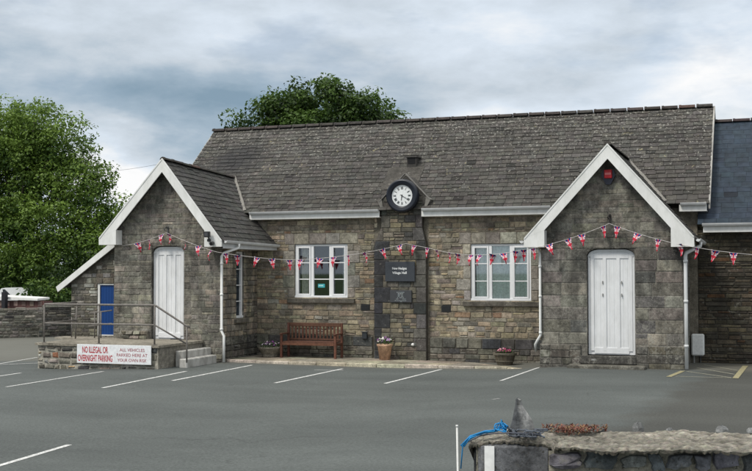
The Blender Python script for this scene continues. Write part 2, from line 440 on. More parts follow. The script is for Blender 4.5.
# ------------------------------------------------------------------ camera, world, light
cam = bpy.data.cameras.new('camera'); co = bpy.data.objects.new('camera', cam); COL.objects.link(co)
cam.sensor_width = 36; cam.lens = 1100 / 752 * 36; cam.clip_end = 5000; cam.clip_start = .1
co.location = (0, 0, 2.2)
pitch = math.atan((272 - 235.5) / 1100)
from mathutils import Matrix
co.rotation_euler = (Matrix.Rotation(R(19.6), 4, 'Z') @ Matrix.Rotation(math.pi / 2 + pitch, 4, 'X') @ Matrix.Rotation(R(-.1), 4, 'Z')).to_euler()
scn.camera = co

SUN_EL, SUN_AZ = 52, -148       # azimuth measured from +Y towards +X
w = bpy.data.worlds.new('World'); scn.world = w; w.use_nodes = True
nt = w.node_tree; nd = nt.nodes; lk = nt.links; nd.clear()
def N(t, **k):
    n = nd.new(t)
    for a, b in k.items(): setattr(n, a, b)
    return n
def MA(op, a, b=None, c=None):
    n = N('ShaderNodeMath', operation=op)
    for i, x in enumerate((a, b, c)):
        if x is None: continue
        if hasattr(x, 'links'): lk.new(x, n.inputs[i])
        else: n.inputs[i].default_value = x
    return n.outputs[0]
sky = N('ShaderNodeTexSky'); sky.sky_type = 'NISHITA'; sky.sun_disc = False; sky.sun_elevation = R(SUN_EL); sky.sun_rotation = R(SUN_AZ)
tc = N('ShaderNodeTexCoord'); sx = N('ShaderNodeSeparateXYZ'); lk.new(tc.outputs['Generated'], sx.inputs[0])
az = MA('MULTIPLY', MA('ARCTAN2', sx.outputs[0], sx.outputs[1]), 57.2958)
el = MA('MULTIPLY', MA('ARCSINE', sx.outputs[2]), 57.2958)
cv = N('ShaderNodeCombineXYZ'); lk.new(MA('MULTIPLY', az, .055), cv.inputs[0]); lk.new(MA('MULTIPLY', el, .14), cv.inputs[1])
def nz(scale, detail, rough, off=0, dist=0):
    n = N('ShaderNodeTexNoise'); n.inputs['Scale'].default_value = scale; n.inputs['Detail'].default_value = detail
    n.inputs['Roughness'].default_value = rough; n.inputs['Distortion'].default_value = dist
    m = N('ShaderNodeMapping'); m.inputs['Location'].default_value = (off, off * 1.7, off * .3); lk.new(cv.outputs[0], m.inputs[0]); lk.new(m.outputs[0], n.inputs[0])
    return n.outputs['Fac']
warp1 = MA('MULTIPLY', MA('SUBTRACT', nz(1.6, 6, .5, 3.1, .2), .5), 9)
warp2 = MA('MULTIPLY', MA('SUBTRACT', nz(1.8, 7, .55, 9.7, .2), .5), 5)
azw = MA('ADD', az, warp1); elw = MA('ADD', el, warp2)
def blob(a0, e0, ra, re, slope=0):
    da = MA('DIVIDE', MA('SUBTRACT', azw, a0), ra)
    ee = MA('SUBTRACT', elw, e0)
    if slope: ee = MA('SUBTRACT', ee, MA('MULTIPLY', MA('SUBTRACT', az, a0), slope))
    de = MA('DIVIDE', ee, re)
    d = MA('ADD', MA('MULTIPLY', da, da), MA('MULTIPLY', de, de))
    return MA('EXPONENT', MA('MULTIPLY', d, -1))
# brightness of the cloud deck, built as cloud banks in real sky directions
bright = MA('ADD', .54, MA('MULTIPLY', MA('SUBTRACT', nz(2.6, 9, .6, 1.3, .15), .5), .82))
for (a0, e0, ra, re, amp, sl) in ((-29, 8.6, 8, 1.5, -.40, 0), (-23, 7.2, 5, 1.6, -.28, 0), (-12, 8.9, 5, 1.0, -.12, .05), (-22, 12.8, 16, 1.6, .16, 0), (-32.5, 4.6, 5, 1.5, .62, 0), (-28.5, 3.0, 3, 1.2, .5, 0),
                                  (-25, 5.6, 2.6, .8, .18, 0), (-14, 7.3, 5, 1.3, .26, .12), (-3, 7.8, 6, 3.2, .36, .1), (-1, 12.5, 4, 1.6, .16, 0), (-36, 11.5, 5, 1.2, -.10, 0)):
    bright = MA('ADD', bright, MA('MULTIPLY', blob(a0, e0, ra, re, sl), amp))
rp = N('ShaderNodeValToRGB'); lk.new(bright, rp.inputs[0]); e = rp.color_ramp.elements
e[0].position = .08; e[0].color = (.24, .345, .44, 1); e[1].position = .95; e[1].color = (1.0, 1.0, 1.0, 1)
for p, c in ((.33, (.39, .49, .585)), (.52, (.59, .66, .73)), (.72, (.73, .81, .90))): x = e.new(p); x.color = (*c, 1)
bgc = N('ShaderNodeBackground'); lk.new(rp.outputs[0], bgc.inputs[0]); zn = N('ShaderNodeMapRange'); lk.new(el, zn.inputs[0]); zn.inputs[1].default_value = 17; zn.inputs[2].default_value = 65; zn.inputs[3].default_value = 1.0; zn.inputs[4].default_value = 2.3; lk.new(zn.outputs[0], bgc.inputs[1])
zm = N('ShaderNodeMix', data_type='RGBA'); zf = N('ShaderNodeMapRange'); lk.new(el, zf.inputs[0]); zf.inputs[1].default_value = 17; zf.inputs[2].default_value = 35; lk.new(zf.outputs[0], zm.inputs[0]); lk.new(rp.outputs[0], zm.inputs[6]); zm.inputs[7].default_value = (.70, .71, .70, 1); lk.new(zm.outputs[2], bgc.inputs[0])
bgs = N('ShaderNodeBackground'); lk.new(sky.outputs[0], bgs.inputs[0]); bgs.inputs[1].default_value = .1
gapm = N('ShaderNodeMapRange'); lk.new(nz(1.9, 5, .6, 21.0), gapm.inputs[0]); gapm.inputs[1].default_value = .35; gapm.inputs[2].default_value = .5; gapm.inputs[3].default_value = .6; gapm.inputs[4].default_value = .97
ms = N('ShaderNodeMixShader'); lk.new(gapm.outputs[0], ms.inputs[0]); lk.new(bgs.outputs[0], ms.inputs[1]); lk.new(bgc.outputs[0], ms.inputs[2])
wo = N('ShaderNodeOutputWorld'); lk.new(ms.outputs[0], wo.inputs[0])

sl = bpy.data.lights.new('sun', 'SUN'); sl.energy = 2.2; sl.angle = R(14); sl.color = (1, .95, .87)
so = bpy.data.objects.new('sun', sl); COL.objects.link(so)
d = Vector((math.sin(R(SUN_AZ)) * math.cos(R(SUN_EL)), math.cos(R(SUN_AZ)) * math.cos(R(SUN_EL)), math.sin(R(SUN_EL))))
so.rotation_euler = d.to_track_quat('Z', 'Y').to_euler(); so.location = (0, 0, 30)
scn.view_settings.view_transform = 'Standard'; scn.view_settings.look = 'None'; scn.view_settings.exposure = 0; scn.view_settings.gamma = 1

# ------------------------------------------------------------------ ground
mb = MB(); mb.add([(-1500, -1500, -.6), (1500, -1500, -.6), (1500, 2500, -.6), (-1500, 2500, -.6)], [(0, 1, 2, 3)])
struct(mb.build('ground', M['grass']))
mb = MB()
xs = [-60, -45, -35] + [-30 + i * .5 for i in range(61)] + [5, 15, 40]; ys = [-60, -20, 0, 5, 10, 15, 20, 25, 30, 36, 45]
for y in ys:
    for x in xs: mb.v.append((x, y, gz(x))); mb.c.append((1, 1, 1))
nx = len(xs)
for j in range(len(ys) - 1):
    for i in range(nx - 1): mb.f.append((j * nx + i, j * nx + i + 1, (j + 1) * nx + i + 1, (j + 1) * nx + i)); mb.m.append(0)
struct(mb.build('car_park', M['asphalt'], smooth=True))

def marking(name, a, b, w=.085, col=(.70, .70, .68), lift=.004):
    mb = MB(); a = Vector((*a, 0)); b = Vector((*b, 0)); n = 10
    d = (b - a).normalized(); s = Vector((-d.y, d.x, 0)) * w / 2; vs = []
    for i in range(n + 1):
        p = a.lerp(b, i / n)
        for q in (p - s, p + s): vs.append((q.x, q.y, gz(q.x) + lift))
    mb.add(vs, [(2 * i, 2 * i + 2, 2 * i + 3, 2 * i + 1) for i in range(n)], col)
    o = mb.build(name, M['line'])
    for p in o.data.polygons:
        if p.normal.z < 0: o.data.flip_normals(); break
    return struct(o)
for a, b in (((-14.87, 18.95), (-15.02, 22.7)), ((-12.75, 19.25), (-13.0, 23.1)), ((-12.18, 21.05), (-12.3, 25.2)), ((-9.93, 21.45), (-9.83, 25.15)),
             ((-7.62, 21.95), (-7.42, 25.5)), ((-5.25, 22.45), (-5.08, 25.6)), ((-8.75, 9.6), (-9.07, 12.9)), ((-16.9, 20.2), (-17.0, 22.2)),
             ((-19.0, 22.2), (-20.1, 27.0)), ((-19.4, 24.3), (-18.5, 24.9))):
    marking('parking_line', a, b)
marking('parking_line', (-10.35, 24.6), (-9.65, 24.75), .12, (.36, .37, .36))
marking('parking_line', (-4.5, 18.6), (-4.42, 18.8), .07, (.25, .26, .25))
# yellow and white hatched box
marking('hatch_line', (-1.98, 23.75), (-1.80, 25.25), .11, (.38, .34, .19), .008)
marking('hatch_line', (-.66, 23.85), (-.52, 27.1), .12, (.38, .34, .19), .008)
for a, b in (((-1.85, 23.95), (-.74, 23.95)), ((-1.72, 25.2), (-.74, 24.0)), ((-1.55, 26.2), (-.70, 24.8)), ((-1.45, 27.1), (-.66, 25.8))):
    marking('hatch_line', a, b, .05, (.40, .39, .30))

# paved path with kerb against the main wall
mb = MB(); x0, x1 = -13.36, -5.03
def pz(x, t):     # t 0 at kerb, 1 at wall
    return lerp(-.075, lerp(-.09, -.165, max(0, min(1, (x + 9.5) / 4))), t) + lerp(0, -.02, max(0, (x + 7) / 2))
n = 14
for i in range(n):
    a, b = lerp(x0, x1, i / n), lerp(x0, x1, (i + 1) / n)
    for k in range(2):
        ya, yb = (25.95, 26.75) if k == 0 else (26.76, YM)
        ta, tb = (ya - 25.8) / 1.9, (yb - 25.8) / 1.9
        c = jit((.30, .27, .21), .15)
        mb.add([(a + .006, ya, pz(a, ta)), (b - .006, ya, pz(b, ta)), (b - .006, yb, pz(b, tb)), (a + .006, yb, pz(a, tb))], [(0, 1, 2, 3)], c)
mb.add([(x0, 25.9, -.2), (x1, 25.9, -.2), (x1, YM, -.2), (x0, YM, -.2)], [(0, 1, 2, 3)], (.1, .09, .08))
x = x0
while x < x1 - .05:
    L = min(random.uniform(.7, 1.0), x1 - x); c = jit((.50, .455, .36), .18); z = pz(x, 0) + random.uniform(-.006, .006)
    mb.box(x + .005, x + L - .005, 25.80 + random.uniform(-.01, .01), 25.945, -.3, z, c, b=.012); x += L
struct(mb.build('path', M['terrace']))

# ------------------------------------------------------------------ VILLAGE HALL
hall = thing('village_hall', 'long single storey stone village hall with two gabled porches and an old grey slate roof', 'building', (-9, YM, 0))

WL = (-12.23, -10.68, 1.51, 2.96)      # left window opening u0,u1,z0,z1
WR = (-7.26, -5.68, 1.46, 2.92)
BUT = (-9.66, -8.52)                   # buttress at the eaves
# main front wall
mb = MB(); T = TY(YM)
surr = []
for (a, b, z0, z1) in (WL, WR):
    surr.append((a - .3, b + .3, z1, z1 + .30, 'L'))
    z = z0; k = 0
    while z < z1 - .01:
        zz = min(z1, z + random.uniform(.24, .34)); zz = z1 if z1 - zz < .12 else zz
        w1 = (.20, .36)[k % 2] + random.uniform(-.03, .03)
        surr.append((a - w1, a, z, zz, 'J')); surr.append((b, b + w1, z, zz, 'J')); z = zz; k += 1
holes = [WL, WR, (-10.28, -10.05, 1.18, 1.33), (-8.04, -7.80, 1.16, 1.32)]
backing(mb, T, -16.1, -1.6, -.3, lambda u: 3.75, holes, (.235, .21, .165))
masonry(mb, T, -13.37, -5.02, .50, 3.72, PAL_MAIN, holes=holes + [s[:4] for s in surr] + [(-9.9, -8.4, .5, 3.72)], rh=(.075, .15), sw=(.11, .36), gap=.016, proud=(.004, .022), jt=.018, split=.25, amp=.18)
for a, b, z0, z1, k in surr:
    if k == 'L':
        masonry(mb, T, a, b, z0, z1, PAL_SURR, rh=(.29, .31), sw=(.30, .42), gap=.012, proud=(.012, .016), jt=.004, split=0, amp=.12)
    else:
        masonry(mb, T, a, b, z0, z1, PAL_SURR, rh=(.3, .4), sw=(.5, .6), gap=.014, proud=(.012, .018), jt=.005, split=0, amp=.15)
# plinth, 5 cm proud
Tp = TY(YM - .05)
for a, b in ((-13.37, -9.95), (-8.36, -5.02)):
    backing(mb, Tp, a, b, -.3, lambda u: .48, [], (.09, .082, .068))
    mb.add([(a, YM, .50), (b, YM, .50), (b, YM - .05, .48), (a, YM - .05, .48)], [(3, 2, 1, 0)], (.16, .15, .12))
    masonry(mb, Tp, a, b, .22, .485, [(2, (.06, .062, .064)), (1, (.10, .097, .09)), (1.3, (.15, .138, .115))], rh=(.24, .28), sw=(.26, .42), gap=.022, proud=(.01, .02), split=.05, amp=.2)
    masonry(mb, Tp, a, b, -.22, .22, [(3, (.17, .158, .13)), (2, (.13, .12, .10)), (1, (.22, .20, .16)), (1, (.085, .085, .08))], rh=(.09, .16), sw=(.12, .36), amp=.22)
masonry(mb, TXp(-1.6), YM, 33.7, 3.3, 6.5, PAL_MAIN, lim=lambda v: (YM + max(0, v - 3.75) * 1.13, 33.7 - max(0, v - 3.75) * 1.13))
backing(mb, TXp(-1.6), YM, 33.7, -.3, lambda u: 3.75 + min(u - YM, 33.7 - u) * .885, [], (.12, .105, .082), brk=(30.7,))
mb.prism([(0, 0), (1, 0), (0, 1)], 0, 0)  # harmless seed triangle is removed below
mb.v = mb.v[:-6]; mb.c = mb.c[:-6]; mb.f = mb.f[:-5]; mb.m = mb.m[:-5]
Tm = lambda u, v, n: (-16.1 - n, u, v)
backing(mb, Tm, 33.7, YM, -.3, lambda u: 3.75 + min(u - YM, 33.7 - u) * .885, [], (.12, .105, .082), brk=(30.7,))
mb.add([(-16.1, 33.7, -.3), (-1.6, 33.7, -.3), (-1.6, 33.7, 3.75), (-16.1, 33.7, 3.75)], [(3, 2, 1, 0)], (.12, .105, .082))
for (a, b, z0, z1) in (WL, WR):          # reveals
    c = (.15, .14, .12); y0, y1 = YM, YM + .16
    mb.add([(a, y0, z0), (a, y1, z0), (a, y1, z1), (a, y0, z1)], [(0, 1, 2, 3)], c)
    mb.add([(b, y0, z0), (b, y1, z0), (b, y1, z1), (b, y0, z1)], [(3, 2, 1, 0)], c)
    mb.add([(a, y0, z1), (b, y0, z1), (b, y1, z1), (a, y1, z1)], [(0, 3, 2, 1)], c)
mb.build('wall', M['rubble'], hall)

# air bricks
for (a, b, z0, z1) in holes[2:]:
    m2 = MB(); m2.box(a - .01, b + .01, YM - .012, YM + .05, z0 - .01, z1 + .01, (.015, .015, .016))
    for i in range(5): m2.box(a + .01, b - .01, YM - .022, YM - .012, z0 + .01 + i * .028, z0 + .022 + i * .028, (.03, .03, .03))
    m2.build('air_vent', M['black'], hall)

# clock buttress
but = MB(); yb = YM - .16
def butx(z): return (-9.86, -8.42) if z < 2.95 else ((lerp(-9.86, BUT[0], min(1, (z - 2.95) / .35)), lerp(-8.42, BUT[1], min(1, (z - 2.95) / .35))))
for za, zb in ((-.3, 2.95), (2.95, 3.3), (3.3, 3.98)):
    a0, b0 = butx(za); a1, b1 = butx(zb)
    but.add([(a0, yb, za), (b0, yb, za), (b1, yb, zb), (a1, yb, zb), (a0, YM, za), (b0, YM, za), (b1, YM, zb), (a1, YM, zb)], [(0, 1, 2, 3), (4, 0, 3, 7), (1, 5, 6, 2)], (.09, .083, .07))
Tb = TY(yb)
k = 0; z = -.2; ex = []
while z < 3.95:
    zz = min(3.97, z + random.uniform(.24, .42)); a, b = butx(z)[0], butx(z)[1]; a1, b1 = butx(zz)
    wl, wr = ((.44, .26) if k % 2 else (.24, .34)); wl += random.uniform(-.04, .04)
    if z > 3.2: wl, wr = wl * .6, wr * .7
    dark = [(2, (.045, .048, .053)), (1, (.06, .062, .065))] if z < 2.9 else [(1, (.12, .115, .10)), (1, (.15, .138, .115))]
    for (p, q, sd) in ((a, a + wl, 0), (b - wr, b, 1)):
        qd = [(p, z + .008), (q, z + .008), (q, zz - .008), (p, zz - .008)]
        if sd == 0: qd[3] = (a1, zz - .008); qd[0] = (a, z + .008)
        else: qd[2] = (b1, zz - .008); qd[1] = (b, z + .008)
        pl = dark if sd == 0 else [(1, (.11, .105, .10)), (1, (.145, .138, .12)), (.5, (.06, .062, .065))]
        stone(but, Tb, qd, 0, .015, .012, jit(pick(pl), .2))
    ex.append((a - .1, a + wl, z, zz)); ex.append((b - wr, b + .1, z, zz)); z = zz; k += 1
masonry(but, Tb, -9.86, -8.42, -.2, 3.95, [(3, (.19, .17, .13)), (2, (.15, .138, .11)), (1, (.24, .205, .14)), (1, (.10, .097, .09))], holes=ex, rh=(.09, .17), sw=(.12, .34), amp=.25)
# gablet that rises through the eaves
yg = YM - .17
gp = [(-9.66, 3.9), (-9.62, 4.14), (-8.98, 4.74), (-8.40, 4.16), (-8.50, 3.9)]
but.prism(gp, yg, 29.0, (.075, .07, .063))
masonry(but, TY(yg), -9.6, -8.5, 3.9, 4.62, [(1, (.10, .095, .08)), (1, (.08, .076, .068))], lim=lambda v: (max(-9.6, -9.6 + (v - 4.14) * 1.07), min(-8.5, -8.44 - (v - 4.16) * 1.0)), rh=(.1, .16), amp=.2)
bo = but.build('buttress', M['rubble'], hall)
cp = MB()
for (p, q) in (((-9.70, 4.06), (-8.98, 4.79)), ((-8.98, 4.79), (-8.32, 4.10))):
    dx, dz = q[0] - p[0], q[1] - p[1]; L = math.hypot(dx, dz); nx_, nz_ = -dz / L * .02, dx / L * .02
    cp.prism([p, q, (q[0] - nx_ * -.0 + nx_, q[1] + nz_), (p[0] + nx_, p[1] + nz_)], yg - .03, yg + .05, (.20, .19, .175))
cp.prism([(-9.74, 4.06), (-9.64, 4.14), (-9.60, 3.9), (-9.67, 3.9)], yg - .02, YM, (.2, .19, .17))
cp.prism([(-8.28, 4.10), (-8.40, 4.18), (-8.46, 3.9), (-8.40, 3.88)], yg - .02, YM, (.2, .19, .17))
cp.build('lead_edging', M['lead'], bo)

# main roof
EZ, EY, RZ, RY = 3.84, YM - .27, 6.62, 30.7
mb = MB()
slates(mb, (-16.3, EY, EZ), (-1.30, EY, EZ), (-1.32, RY, RZ), (-16.3, RY, RZ), .175, .24, (.063, .059, .053), .24, .020)
mb.add([(-16.3, RY, RZ), (-1.3, RY, RZ), (-1.3, 34, EZ), (-16.3, 34, EZ)], [(0, 1, 2, 3)], (.07, .065, .06))
for X, c in ((-16.3, (.3, .3, .28)), (-1.3, (.34, .33, .31))):     # verges
    for (ya, za, yb_, zb) in ((EY, EZ, RY, RZ), (34, EZ, RY, RZ)):
        mb.add([(X - .02, ya, za - .14), (X + .02, ya, za - .14), (X + .02, ya, za + .012), (X - .02, ya, za + .012), (X - .02, yb_, zb - .14), (X + .02, yb_, zb - .14), (X + .02, yb_, zb + .012), (X - .02, yb_, zb + .012)],
               [(0, 1, 2, 3), (1, 5, 6, 2), (4, 0, 3, 7), (3, 2, 6, 7), (0, 4, 5, 1), (4, 7, 6, 5)], c)
roof = mb.build('roof', M['slate'], hall)
def ridge_tiles(mb, a, b, r=.11, seg=.45, c0=(.055, .048, .045), drop=.05):
    a, b = Vector(a), Vector(b); L = (b - a).length; n = max(1, round(L / seg)); d = (b - a).normalized(); s = d.cross(Vector((0, 0, 1))).normalized()
    for i in range(n):
        p, q = a.lerp(b, i / n), a.lerp(b, (i + 1) / n - .004); up = Vector((0, 0, random.uniform(-.004, .004)))
        c = jit(c0, .25)
        if random.random() < .03: c = (.10, .065, .055)
        for (e0, e1, rr) in ((p, q, r), (p - d * .02, p + d * .035, r * 1.10)):
            vs = []
            for e_ in (e0, e1):
                for k in range(7):
                    an = math.pi * (k / 6) * .86 + math.pi * .07
                    vs.append(e_ + up + s * math.cos(an) * rr + Vector((0, 0, math.sin(an) * rr - drop)))
            mb.add(vs, [(k, k + 1, k + 8, k + 7) for k in range(6)] + [tuple(range(6, -1, -1)), tuple(range(7, 14))], c)
mb = MB(); ridge_tiles(mb, (-16.32, RY, RZ + .02), (-1.28, RY, RZ + .02)); mb.build('ridge_tiles', M['ridge'], roof)
# mortared chimney stump flush with the slates, and a small dark ventilator above it
sl_ = (RZ - EZ) / (RY - EY)
def rz(y): return EZ + (y - EY) * sl_
mb = MB(); ya, yc = 28.12, 28.86
mb.add([(-9.88, ya, rz(ya) + .04), (-8.86, ya, rz(ya) + .04), (-8.86, yc, rz(yc) + .05), (-9.88, yc, rz(yc) + .05), (-9.9, ya - .04, rz(ya) - .05), (-8.84, ya - .04, rz(ya) - .05), (-8.84, yc, rz(yc) - .05), (-9.9, yc, rz(yc) - .05)],
       [(0, 1, 2, 3), (4, 5, 1, 0), (5, 6, 2, 1), (7, 4, 0, 3), (6, 7, 3, 2)], (.085, .079, .07))
mb.build('chimney_stump', M['rubble'], roof)
mb = MB(); mb.box(-9.36, -9.09, 28.84, 29.2, 5.02, 5.36, (.05, .047, .043)); mb.box(-9.39, -9.06, 28.80, 29.3, 5.36, 5.40, (.075, .07, .066))
mb.box(-9.33, -9.12, 28.832, 28.84, 5.18, 5.34, (.008, .008, .009)); mb.build('roof_vent', M['attr'], roof)

# eaves: fascia and gutter
def gutter(mb, a, b, r=.055, col=(1, 1, 1), depthdir=(0, -1, 0)):
    a, b = Vector(a), Vector(b); dd = Vector(depthdir); vs = []
    prof = [(0, 0), (.0, -.02), (.25 * r / .055 * .055, -.055), (.055, -.07), (.085, -.055), (.105, -.02), (.11, .004), (.10, .004), (.098, -.015)]
    for e_ in (a, b):
        for (o_, h_) in prof: vs.append(e_ + dd * o_ + Vector((0, 0, h_)))
    n = len(prof)
    mb.add(vs, [(k, k + 1, k + 1 + n, k + n) for k in range(n - 1)] + [tuple(range(n)), tuple(range(2 * n - 1, n - 1, -1))], col)
for (a, b) in ((-13.48, BUT[0] - .01), (BUT[1] + .01, -5.1), (-2.0, -1.36)):
    m2 = MB(); m2.box(a, b, EY + .0, EY + .025, 3.645, 3.81, b=.004); m2.box(a, b, EY + .026, YM, 3.645, 3.665, (.8, .8, .8)); f_ = m2.build('fascia', M['white'], hall)
    m2 = MB(); gutter(m2, (a + .03, EY, 3.85), (b - .005, EY, 3.85))
    m2.build('gutter', M['gutter'], f_)

# windows
def window(W, curt):
    a, b, z0, z1 = W; y = YM + .07; fr = MB()
    def bar(x0, x1, za, zb, d=0): fr.box(x0, x1, y - .035 - d, y + .03 - d * .5, za, zb, b=.006)
    bar(a, b, z1 - .055, z1); bar(a, a + .055, z0 + .05, z1 - .055); bar(b - .055, b, z0 + .05, z1 - .055); bar(a - .02, b + .02, z0 - .02, z0 + .05, .03)
    W3 = (b - a) / 3; mull = [a + W3 - .01, b - W3 + .01]
    for m_ in mull: bar(m_ - .04, m_ + .04, z0 + .05, z1 - .055)
    cells = [(a + .055, mull[0] - .04), (mull[0] + .04, mull[1] - .04), (mull[1] + .04, b - .055)]
    H = z1 - z0 - .105
    for i, (p, q) in enumerate(cells):
        if i != 1:                       # opening lights have their own sash
            for (x0, x1, za, zb) in ((p + .004, p + .05, z0 + .054, z1 - .059), (q - .05, q - .004, z0 + .054, z1 - .059), (p + .05, q - .05, z1 - .105, z1 - .059), (p + .05, q - .05, z0 + .054, z0 + .10)):
                fr.box(x0, x1, y - .055, y - .0, za, zb, b=.006)
        for k in (1, 2):
            zz = z0 + .05 + H * k / 3
            fr.box(p + (.05 if i != 1 else 0), q - (.05 if i != 1 else 0), y - .02, y + .0, zz - .013, zz + .013)
    w_ = fr.build('window', M['upvc'], hall)
    g = MB(); g.add([(a + .03, y + .012, z0 + .03), (b - .03, y + .012, z0 + .03), (b - .03, y + .012, z1 - .03), (a + .03, y + .012, z1 - .03)], [(0, 1, 2, 3)]); g.build('pane', M['glass'], w_)
    s_ = MB(); s_.box(a - .2, b + .22, YM - .09, YM + .06, z0 - .15, z0 - .022, (.115, .105, .088), b=.012); s_.build('sill', M['rubble'], w_)
    r_ = MB(); yy = YM + .17      # room behind
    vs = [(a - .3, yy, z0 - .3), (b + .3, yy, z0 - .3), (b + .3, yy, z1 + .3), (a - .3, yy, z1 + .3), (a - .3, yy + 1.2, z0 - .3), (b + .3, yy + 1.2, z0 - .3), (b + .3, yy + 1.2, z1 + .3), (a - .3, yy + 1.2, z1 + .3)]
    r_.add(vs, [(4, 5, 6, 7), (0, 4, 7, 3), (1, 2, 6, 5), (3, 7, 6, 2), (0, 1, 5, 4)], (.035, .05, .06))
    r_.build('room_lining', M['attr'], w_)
    for (x0, x1, c, dy) in curt:
        m2 = MB(); n = max(6, int((x1 - x0) / .02)); vs = []
        for i in range(n + 1):
            x = lerp(x0, x1, i / n); yv = YM + .2 + dy + .018 * math.sin(i * 1.1) + random.uniform(-.004, .004)
            vs += [(x, yv, z0 - .1), (x, yv, z1 + .1)]
        m2.add(vs, [(2 * i, 2 * i + 2, 2 * i + 3, 2 * i + 1) for i in range(n)], c); m2.build('curtain', M['attr'], w_, smooth=True)
    return w_
wl = window(WL, [(-12.1, -11.92, (.85, .82, .72), 0), (-10.89, -10.72, (.7, .76, .74), 0)])
st = MB(); st.box(-11.57, -11.37, YM + .068, YM + .072, 1.78, 1.88, (.06, .42, .47)); st.box(-11.55, -11.42, YM + .0655, YM + .068, 1.82, 1.85, (.5, .75, .75)); st.build('sticker', M['attr_smooth'], wl)
window(WR, [(-7.14, -6.0, (.95, 1.0, .96), -.075), (-6.02, -5.66, (.88, .97, .92), -.06)])

# -------- porches
def arch_pts(x0, x1, z1, rx, rzv, n=8):       # top corners rounded, plus a slight rise
    L = [(x0 + rx - rx * math.cos(a), z1 - rzv + rzv * math.sin(a)) for a in [i / n * math.pi / 2 for i in range(n + 1)]]
    Rr = [(x1 - (x - x0), z) for x, z in L[::-1]]
    return L + Rr
def spandrel(mb, x0, x1, z1, rx, rzv, y0, y1, col):
    pts = arch_pts(x0, x1, z1, rx, rzv); n = len(pts) // 2
    for half, cx in ((pts[:n], x0), (pts[n:], x1)):
        poly = [(cx, z1 + .002)] + list(half) if cx == x0 else [(cx, z1 + .002)] + list(half)
        vs = [(x, y0, z) for x, z in poly]; k = len(poly)
        mb.add(vs, [(0, i, i + 1) if cx == x0 else (0, i, i + 1) for i in range(1, k - 1)], col)
    vs = [(x, y0, z) for x, z in pts] + [(x, y1, z) for x, z in pts]; k = len(pts)
    mb.add(vs, [(i, i + 1, i + 1 + k, i + k) for i in range(k - 1)], tuple(c * .8 for c in col))
def gablelim(xa, ax, az_, slope, x0, x1):
    return lambda v: (max(x0, ax - max(0, (az_ - v)) / slope), min(x1, ax + max(0, (az_ - v)) / slope))
def porch_door(par, x0, x1, z0, z1, rx, rzv, y, cx_handles, col=(1, 1, 1)):
    pts = arch_pts(x0, x1, z1, rx, rzv); d = MB()
    d.prism([(x1, z0), (x0, z0)] + pts, y - .0, y + .05)
    # frame and boarded panels
    fw = .05
    d.box(x0 + .002, x0 + fw, y - .03, y + .0, z0, z1 - rzv, b=.005); d.box(x1 - fw, x1 - .002, y - .03, y, z0, z1 - rzv, b=.005)
    ip = arch_pts(x0 + fw, x1 - fw, z1 - fw, rx - .02, rzv - .02); op = arch_pts(x0, x1, z1, rx, rzv)
    vs = [(x, y - .03, z) for x, z in op] + [(x, y - .03, z) for x, z in ip] + [(x, y, z) for x, z in ip]; k = len(op)
    d.add(vs, [(i, i + 1, i + 1 + k, i + k) for i in range(k - 1)] + [(i + k, i + 1 + k, i + 1 + 2 * k, i + 2 * k) for i in range(k - 1)])
    W = x1 - x0 - 2 * fw; zt = z1 - rzv * .55
    for xx in (x0 + fw + .01, x0 + fw + W * .30, x0 + fw + W * .62, x1 - fw - .09):
        d.box(xx, xx + .08, y - .022, y - .001, z0 + .08, zt, b=.006)
    d.box(x0 + fw + .09, x1 - fw - .09, y - .02, y - .001, z0 + .02, z0 + .16, b=.006); d.box(x0 + fw + .09, x1 - fw - .09, y - .02, y - .001, zt - .12, zt - .002, b=.006)
    nb = 9
    for i in range(nb + 1):             # fine board joints
        xx = x0 + fw + .02 + (W - .04) * i / nb; d.box(xx - .004, xx + .004, y - .006, y, z0 + .16, zt - .12)
    o = d.build('door', M['door'], par)
    for (hx, hz) in cx_handles:
        h = MB(); h.box(hx - .012, hx + .012, y - .045, y - .015, hz - .035, hz + .035, (.25, .25, .24), b=.005); h.build('handle', M['attr_smooth'], o)
    return o

# right porch
X0, X1 = -5.02, -1.80; AX = -3.41
DR = (-3.95, -2.86, .27, 2.73)
mb = MB(); T = TY(YP); slope = 1.13; AZ = 4.98
top = lambda u: AZ - abs(u - AX) * slope
backing(mb, T, X0, X1, -.25, top, [DR], (.21, .198, .17), brk=(AX,))
lim = gablelim(0, AX, AZ, slope, X0, X1)
hl = [DR, (-3.51, -3.31, 2.98, 3.32)]
masonry(mb, T, X0, X1, .52, 2.75, PAL_PORCH, holes=hl, rh=(.22, .31), sw=(.34, .62), gap=.018, proud=(.004, .014), jt=.007, split=.12, bev=.010, amp=.22)
masonry(mb, T, X0, X1, 2.75, AZ - .05, PAL_PORCHG, lim=lim, holes=hl, rh=(.11, .2), sw=(.18, .42), gap=.015, proud=(.002, .009), jt=.010, split=.15, bev=.008, amp=.15)
stone(mb, T, [(-3.505, 2.985), (-3.315, 2.985), (-3.315, 3.315), (-3.505, 3.315)], 0, .014, .01, (.20, .19, .165))
spandrel(mb, DR[0], DR[1], DR[3], .26, .17, YP + .0, YP + .14, (.10, .093, .08))
